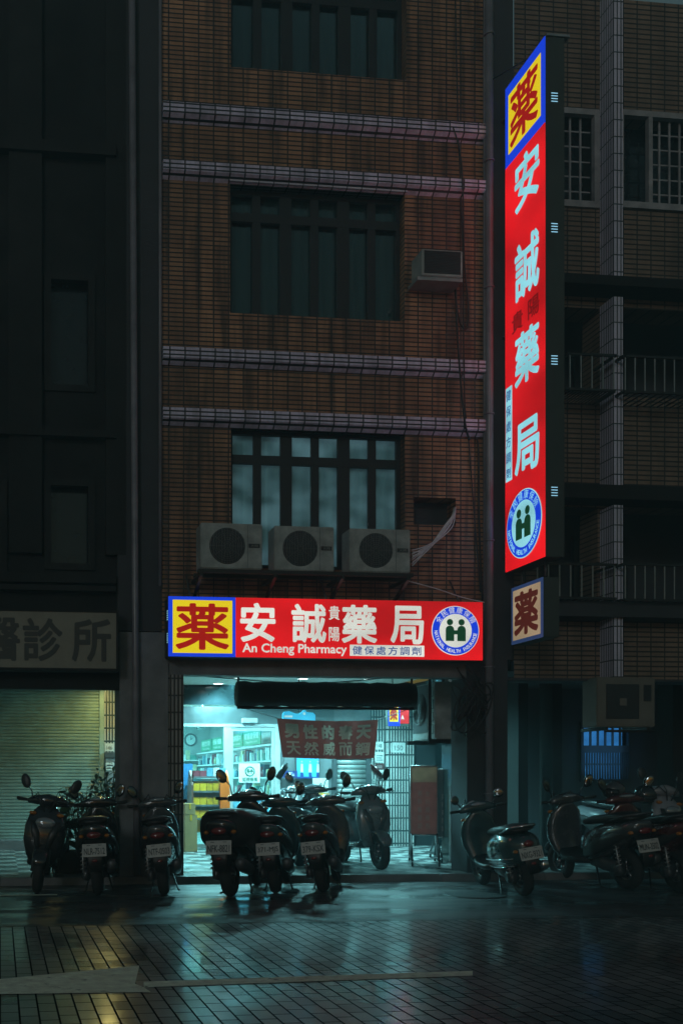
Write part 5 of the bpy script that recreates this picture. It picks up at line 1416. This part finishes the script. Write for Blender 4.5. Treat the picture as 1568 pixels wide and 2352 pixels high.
# ------------------------------------------------------------------ scooters
def scooter(label, rear, front_dir, plate=None, body='bodyblack', style='sport', lean=6, seatm='seatvinyl', extra=(), panel2='plastic', sc=1.08, mz=0.0, wf=1.0):
    """local frame: x forward, y left, z up; rear wheel touches the ground at rear"""
    yaw = math.atan2(front_dir.y, front_dir.x)
    fwd = Vector((math.cos(yaw), math.sin(yaw), 0))
    loc = rear + fwd * (.62 * sc)
    t = thing('motor_scooter', label, 'scooter', (loc.x, loc.y, rear.z), 'parked scooters', (R(-lean), 0, yaw)); t.scale = (sc,) * 3
    Bm = M[body]; Pm = M[panel2]
    B = lambda mb, n, m, p=t, bev=0: mb.build(n, m, p, world=False, bevel=bev)
    X, Yv, Z = Vector((1, 0, 0)), Vector((0, 1, 0)), Vector((0, 0, 1))
    retro = style == 'retro'

    def sec(x, z, hw, hh, e=2.6): return ((x, 0, z), Yv * hw, Z * hh, e)
    for wx, nm in ((-.62, 'wheel'), (.66, 'wheel')):
        ty = B(MB().torus((wx, 0, .245), .185, .062, 'y', 32, 12, 1.05 if wx < 0 else .9), nm, M['tyre'])
        rm = MB().torus((wx, 0, .245), .128, .014, 'y', 28, 8, 2.4)
        for k in range(5):
            a = 2 * math.pi * k / 5 + .3
            rm.loft([((wx + .03 * math.cos(a), 0, .245 + .03 * math.sin(a)), Yv * .03, Vector((-math.sin(a), 0, math.cos(a))) * .02, 2.5), ((wx + .12 * math.cos(a), 0, .245 + .12 * math.sin(a)), Yv * .022, Vector((-math.sin(a), 0, math.cos(a))) * .016, 2.5)], 8)
        rm.tube([(wx, -.06, .245), (wx, .06, .245)], .035, 12)
        B(rm, 'rim', M['rim'], ty)
    # tail bodywork
    if retro:
        rear_s = [sec(-.98, .62, .05, .06), sec(-.93, .60, .14, .14), sec(-.78, .58, .22, .20), sec(-.55, .56, .25, .24), sec(-.32, .54, .24, .23), sec(-.12, .50, .19, .21), sec(-.0, .46, .13, .18)]
    else:
        rear_s = [sec(-1.0, .79, .07, .035), sec(-.95, .76, .145, .075), sec(-.8, .70, .205, .125), sec(-.55, .62, .235, .185), sec(-.3, .55, .235, .21), sec(-.1, .48, .19, .21), sec(.0, .44, .13, .18)]
    bo = B(MB().loft(rear_s, 24), 'body', Bm)
    if retro:
        mb = MB()
        for s in (-1, 1):
            mb.tube([(-.90, s * .175, .50), (-.7, s * .243, .48), (-.5, s * .262, .47), (-.25, s * .242, .46), (-.1, s * .19, .46)], .009, 8)
            mb.tube([(-.86, s * .17, .41), (-.66, s * .225, .385), (-.48, s * .235, .375), (-.25, s * .21, .37)], .008, 8)
        B(mb, 'trim_strip', M['chrome'])
    else:
        mb = MB()
        for s in (-1, 1):
            mb.loft([((-.93, s * .12, .71), Yv * .03, Z * .03, 2.2), ((-.7, s * .215, .62), Yv * .03, Z * .07, 2.2), ((-.4, s * .235, .52), Yv * .03, Z * .10, 2.2), ((-.12, s * .185, .43), Yv * .025, Z * .07, 2.2)], 12)
        B(mb, 'side_panel', Pm)
    zs = .86 if not retro else .82
    B(MB().loft([sec(-.90, zs + .0, .10, .025), sec(-.82, zs + .01, .165, .045), sec(-.6, zs, .185, .06), sec(-.38, zs - .03, .15, .055), sec(-.15, zs - .05, .12, .055), sec(.0, zs - .075, .09, .04), sec(.03, zs - .09, .06, .02)], 20), 'seat', M[seatm])
    for ch_ in t.children:
        if ch_.name.split('.')[0] in ('body', 'seat', 'side_panel', 'trim_strip'): ch_.scale = (1, wf, 1)
    gr = MB().tube([(-.62, .17, zs - .03), (-.85, .165, zs + .03), (-.98, .11, zs + .05), (-1.02, 0, zs + .055), (-.98, -.11, zs + .05), (-.85, -.165, zs + .03), (-.62, -.17, zs - .03)], .013, 8)
    B(gr, 'grab_rail', M['chrome'] if retro else M['dkgrey'])
    B(MB().loft([sec(-.12, .335, .16, .055, 4), sec(.12, .31, .18, .04, 4), sec(.36, .33, .175, .05, 4), sec(.44, .38, .15, .06, 4)], 16), 'floorboard', Pm)
    # leg shield and front
    def lev(z, xc, hx, hy, e=2.4): return ((xc, 0, z), X * hx, Yv * hy, e)
    B(MB().loft([lev(.30, .45, .05, .12), lev(.42, .50, .07, .19), lev(.58, .53, .085, .235), lev(.75, .52, .09, .235), lev(.88, .48, .08, .20), lev(.97, .44, .06, .12), lev(1.0, .43, .05, .08)], 24), 'leg_shield', Bm)
    mb = MB()
    for s in (-1, 1): mb.loft([((.60, s * .05, .50), X * .02, Yv * .03, 2.2), ((.615, s * .10, .68), X * .02, Yv * .05, 2.2), ((.585, s * .15, .82), X * .015, Yv * .03, 2.2)], 10)
    B(mb, 'front_panel', Pm)
    # fender
    fd = []
    for k in range(9):
        a = R(20 + k * 18); fd.append(((.66 + .265 * math.cos(a), 0, .245 + .265 * math.sin(a)), Yv * (.085 if 0 < k < 8 else .05), Vector((math.cos(a), 0, math.sin(a))) * .022, 2.4))
    B(MB().loft(fd, 14), 'front_fender', Bm)
    B(MB().tube([(.50, .085, .72), (.66, .085, .245)], .018, 8).tube([(.50, -.085, .72), (.66, -.085, .245)], .018, 8), 'fork', M['dkgrey'])
    # handlebar
    B(MB().loft([((.42, -.24, 1.03), X * .03, Z * .03, 2.3), ((.44, -.15, 1.05), X * .07, Z * .055, 2.3), ((.45, 0, 1.06), X * .10, Z * .075, 2.3), ((.44, .15, 1.05), X * .07, Z * .055, 2.3), ((.42, .24, 1.03), X * .03, Z * .03, 2.3)], 16), 'handlebar_cover', Bm)
    hb = B(MB().tube([(.36, -.37, 1.045), (.40, -.24, 1.035), (.42, 0, 1.04), (.40, .24, 1.035), (.36, .37, 1.045)], .013, 8).tube([(.46, -.20, 1.03), (.44, -.36, 1.02)], .006, 6).tube([(.46, .20, 1.03), (.44, .36, 1.02)], .006, 6), 'handlebar', M['dkgrey'])
    B(MB().tube([(.36, -.375, 1.045), (.395, -.25, 1.036)], .019, 10).tube([(.36, .375, 1.045), (.395, .25, 1.036)], .019, 10), 'grip', M['tyre'], hb)
    B(MB().ell((.35, 0, 1.09), .06, .10, .025), 'dashboard', M['lens'], hb)
    cbl = MB()
    for s, d_ in ((-1, .0), (1, .02), (-1, .04), (1, .07)):
        cbl.tube([(.44, s * .20, 1.03), (.53, s * (.17 - d_), 1.10 + d_), (.56, s * .08, 1.02 + d_), (.53, s * .03, .93)], .006, 5)
    B(cbl, 'brake_cable', M['cable'], hb)
    for s in (-1, 1):
        mr = B(MB().tube([(.43, s * .19, 1.06), (.42, s * .21, 1.14 + mz), (.385, s * .27, 1.215 + mz)], .0075, 6), 'mirror', M['plastic'])
        rot = Matrix.Rotation(s * R(18), 3, 'Z') @ Matrix.Rotation(s * R(-25), 3, 'X')
        if retro: B(MB().ell((.37, s * .29, 1.25 + mz), .016, .062, .062, rot=rot), 'mirror_housing', M['chrome'], mr); B(MB().ell((.358, s * .29, 1.25 + mz), .006, .054, .054, rot=rot), 'mirror_glass', M['mirrorglass'], mr)
        else: B(MB().ell((.37, s * .295, 1.25 + mz), .022, .058, .088, rot=rot), 'mirror_housing', M['plastic'], mr); B(MB().ell((.353, s * .295, 1.25 + mz), .006, .049, .077, rot=rot), 'mirror_glass', M['mirrorglass'], mr)
    # lights
    if retro: B(MB().ell((.555, 0, 1.05), .05, .085, .085), 'headlight', M['lens'])
    else: B(MB().ell((.60, 0, .80), .045, .12, .065), 'headlight', M['lens'])
    for s in (-1, 1): B(MB().ell((.535, s * .16, .90), .03, .045, .022), 'turn_signal', M['amber'])
    xt, zt_ = (-.99, .66) if retro else (-.985, .715)
    B(MB().ell((xt, 0, zt_), .035, .085 if not retro else .06, .04), 'tail_light', M['redlens'])
    for s in (-1, 1): B(MB().ell((-.93, s * .145, .70 if not retro else .58), .035, .03, .022), 'turn_signal', M['amber'])
    # rear mudguard with plate
    B(MB().loft([((-.90, 0, .66), Yv * .10, X * .02, 3), ((-.98, 0, .56), Yv * .10, X * .014, 3), ((-1.01, 0, .44), Yv * .085, X * .010, 3), ((-.985, 0, .30), Yv * .06, X * .008, 3)], 12), 'rear_fender', M['plastic'])
    if plate:
        pn = Vector((-1, 0, .22)).normalized(); pv = Vector((.22, 0, 1)).normalized(); po = Vector((-1.033, .135, .475)); pu = Vector((0, -1, 0))
        pv = pn.cross(pu) * -1 if False else (Vector((0, 0, 1)) - pn * pn.z).normalized()
        pk = B(MB().prism([(0, 0), (.27, 0), (.27, .145), (0, .145)], po, pu, pv, pn * .004), 'licence_plate', M['plate'])
        mb = text(MB(), plate, po + pn * .007, pu, pv, .135, .060, .235, .075, .012)
        MB().ell((-1.04, 0, .43), .012, .032, .018).build('reflector', M['redlens'], pk, world=False)
        for q in (.07, .20): rect(mb, po + pn * .005, pu, pv, q - .02, q + .02, .125, .131, pn * .002)
        B(mb, 'plate_lettering', M['ink'], pk)
    # engine, exhaust, shock, stand
    B(MB().loft([((-.62, .10, .25), X * .09, Z * .085, 2.4), ((-.62, .17, .25), X * .075, Z * .07, 2.4)], 14).loft([((-.66, .09, .26), Yv * .045, Z * .07, 2.6), ((-.35, .10, .30), Yv * .05, Z * .08, 2.6), ((-.12, .07, .32), Yv * .06, Z * .07, 2.6)], 14), 'engine', M['dkgrey'])
    ex = B(MB().loft([((-.28, -.14, .27), Yv * .025, Z * .025, 2), ((-.40, -.165, .27), Yv * .06, Z * .065, 2.2), ((-.72, -.18, .33), Yv * .065, Z * .075, 2.2), ((-.90, -.185, .37), Yv * .055, Z * .06, 2.2), ((-.92, -.185, .375), Yv * .03, Z * .03, 2)], 16), 'exhaust', M['dkgrey'] if not retro else M['chrome'])
    sp = [];
    for k in range(50): a = k * .75; f = k / 49; sp.append((-.70 + .05 * f + .028 * math.cos(a), .155 + .028 * math.sin(a), .30 + .27 * f))
    B(MB().tube(sp, .007, 5).tube([(-.70, .155, .27), (-.65, .155, .60)], .012, 8), 'shock_absorber', M['steel'])
    B(MB().tube([(-.20, .10, .25), (-.32, .16, .02), (-.40, .17, .018)], .012, 6).tube([(-.20, -.10, .25), (-.32, -.16, .02), (-.40, -.17, .018)], .012, 6), 'stand', M['black'])
    if 'bag' in extra:      # rain cover over the seat and handlebars
        B(MB().loft([((-.88, 0, .74), Yv * .22, Z * .17, 3.2), ((-.6, 0, .72), Yv * .31, Z * .22, 3), ((-.2, .0, .70), Yv * .33, Z * .22, 3), ((.15, .02, .70), Yv * .32, Z * .2, 3), ((.32, .02, .7), Yv * .2, Z * .14, 2.5)], 24), 'rain_cover', M['seatvinyl'])
    if 'box' in extra:
        B(MB().loft([sec(-1.12, 1.05, .17, .13, 4), sec(-1.08, 1.05, .20, .16, 4), sec(-.80, 1.05, .20, .16, 4), sec(-.75, 1.05, .18, .13, 4)], 24), 'top_box', M['plastic'])
    if 'screen' in extra:
        B(MB().loft([((.56, 0, 1.02), Yv * .17, X * .006, 3), ((.52, 0, 1.18), Yv * .16, X * .006, 3), ((.46, 0, 1.32), Yv * .10, X * .006, 3)], 14), 'windscreen', M['clear_plastic'])
    return t


G = ground
def dirv(deg): return Vector((math.sin(R(deg)), math.cos(R(deg)), 0))          # degrees clockwise from straight into the arcade
scooter('black scooter facing the street at the far left, before the clinic shutter', G(100, 2026), dirv(186), None, 'bodyblack', lean=7)
scooter('black scooter with licence plate NLR-7512 in front of the potted plants', G(226, 2056), dirv(8), 'NLR-7512', 'bodyblack', lean=3, mz=-.06, sc=1.04, wf=.95)
scooter('dark scooter with licence plate NTF-0503 in front of the grey pillar', G(378, 2056), dirv(10), 'NTF-0503', 'bodygrey', lean=6, mz=-.03, sc=1.04, wf=.9)
scooter('wide covered scooter with licence plate NFK-8821 before the display rack', G(530, 2060), dirv(27), 'NFK-8821', 'bodyblack', lean=3, extra=('bag',), mz=.05, sc=1.12)
scooter('dark scooter with licence plate 371-MJS, middle of the three before the glass door', G(634, 2052), dirv(22), '371-MJS', 'bodyteal', lean=5, mz=-.05, sc=1.04, wf=.84)
scooter('dark scooter with licence plate 379-KSX, right of the three before the glass door', G(744, 2050), dirv(26), '379-KSX', 'bodygrey', lean=7, mz=.02, sc=1.06, wf=.80)
scooter('silver scooter standing on the arcade floor facing the street', G(786, 1981, .10), dirv(176), None, 'bodysilver', lean=-4, panel2='bodygrey')
scooter('grey scooter parked behind the scooter with plate 379-KSX', G(690, 1992, .10), dirv(30), None, 'bodygrey', lean=5, seatm='bodysilver')
scooter('retro round-bodied scooter with licence plate NXG-9321 by the dark pillar', G(1205, 2058), dirv(5), 'NXG-9321', 'bodyteal', 'retro', lean=10, sc=1.0, mz=-.06)
scooter('dark scooter with licence plate MUN-3502 near the blue barred window', G(1445, 2044), dirv(-4), 'MUN-3502', 'bodygrey', lean=6)
scooter('pale fronted scooter facing the street behind the one with plate MUN-3502', G(1372, 1990, .1), dirv(170), None, 'bodywhite', lean=5)
scooter('white-panelled scooter at the right edge facing the street', G(1568, 2010), dirv(200), None, 'bodywhite', lean=6, extra=('screen',))
scooter('dark red scooter at the right edge seen from behind', G(1560, 2050), dirv(4), None, 'bodymaroon', lean=4)


def helmet(px, py, Y, yaw, label, mat):
    p = at(px, py, Y)
    t = thing('helmet', label, 'helmet', p, 'helmets left on scooters', (0, 0, yaw))
    vs = []
    MB().ell((0, 0, 0), .15, .125, .135, 20, 12).build('shell', mat, t, world=False)
    MB().loft([((.06, 0, -.02), Vector((0, .128, 0)), Vector((0, 0, .07)), 2.4), ((.145, 0, -.03), Vector((0, .085, 0)), Vector((0, 0, .06)), 2.4), ((.165, 0, -.04), Vector((0, .05, 0)), Vector((0, 0, .045)), 2.4)], 16).build('visor', M['darkglass'], t, world=False)
    MB().torus((0, 0, -.085), .105, .016, 'z', 24, 8, 1).build('rim_edge', M['plastic'], t, world=False)


helmet(1410, 1816, -.55, R(200), 'glossy dark helmet resting on the scooter with plate MUN-3502', M['bodygrey'])
helmet(1480, 1826, -.3, R(160), 'black helmet right of the glossy dark one', M['bodyblack'])
# blue plastic bag on the floorboard between the scooters
bp = at(590, 1882, -.1)
t = thing('plastic_bag', 'crumpled pale blue plastic bag on the covered scooter', 'bag', bp)
rnd = random.Random(5); mb = MB().ell((0, 0, 0), .2, .12, .10, 18, 10)
for v in mb.v: v += Vector((rnd.uniform(-.02, .02), rnd.uniform(-.02, .02), rnd.uniform(-.02, .02)))
mb.build('bag_body', M['clear_plastic'], t, world=False)
MB().tube([(-.06, 0, .08), (-.04, 0, .15), (.03, 0, .16), (.06, 0, .08)], .01, 6).build('bag_handle', M['clear_plastic'], t, world=False)

# ------------------------------------------------------------------ night haze
hm = bpy.data.materials.new('night_haze'); hm.use_nodes = True
hn = hm.node_tree.nodes; hn.clear(); ho = hn.new('ShaderNodeOutputMaterial'); pv_ = hn.new('ShaderNodeVolumePrincipled')
pv_.inputs['Color'].default_value = (.50, .90, 1.0, 1); pv_.inputs['Density'].default_value = 0.010; pv_.inputs['Anisotropy'].default_value = .2
hm.node_tree.links.new(pv_.outputs[0], ho.inputs['Volume'])
kind(BX(-62, 82, -62, 14, -1.6, ZTOP + 1.5).build('haze', hm), 'stuff')
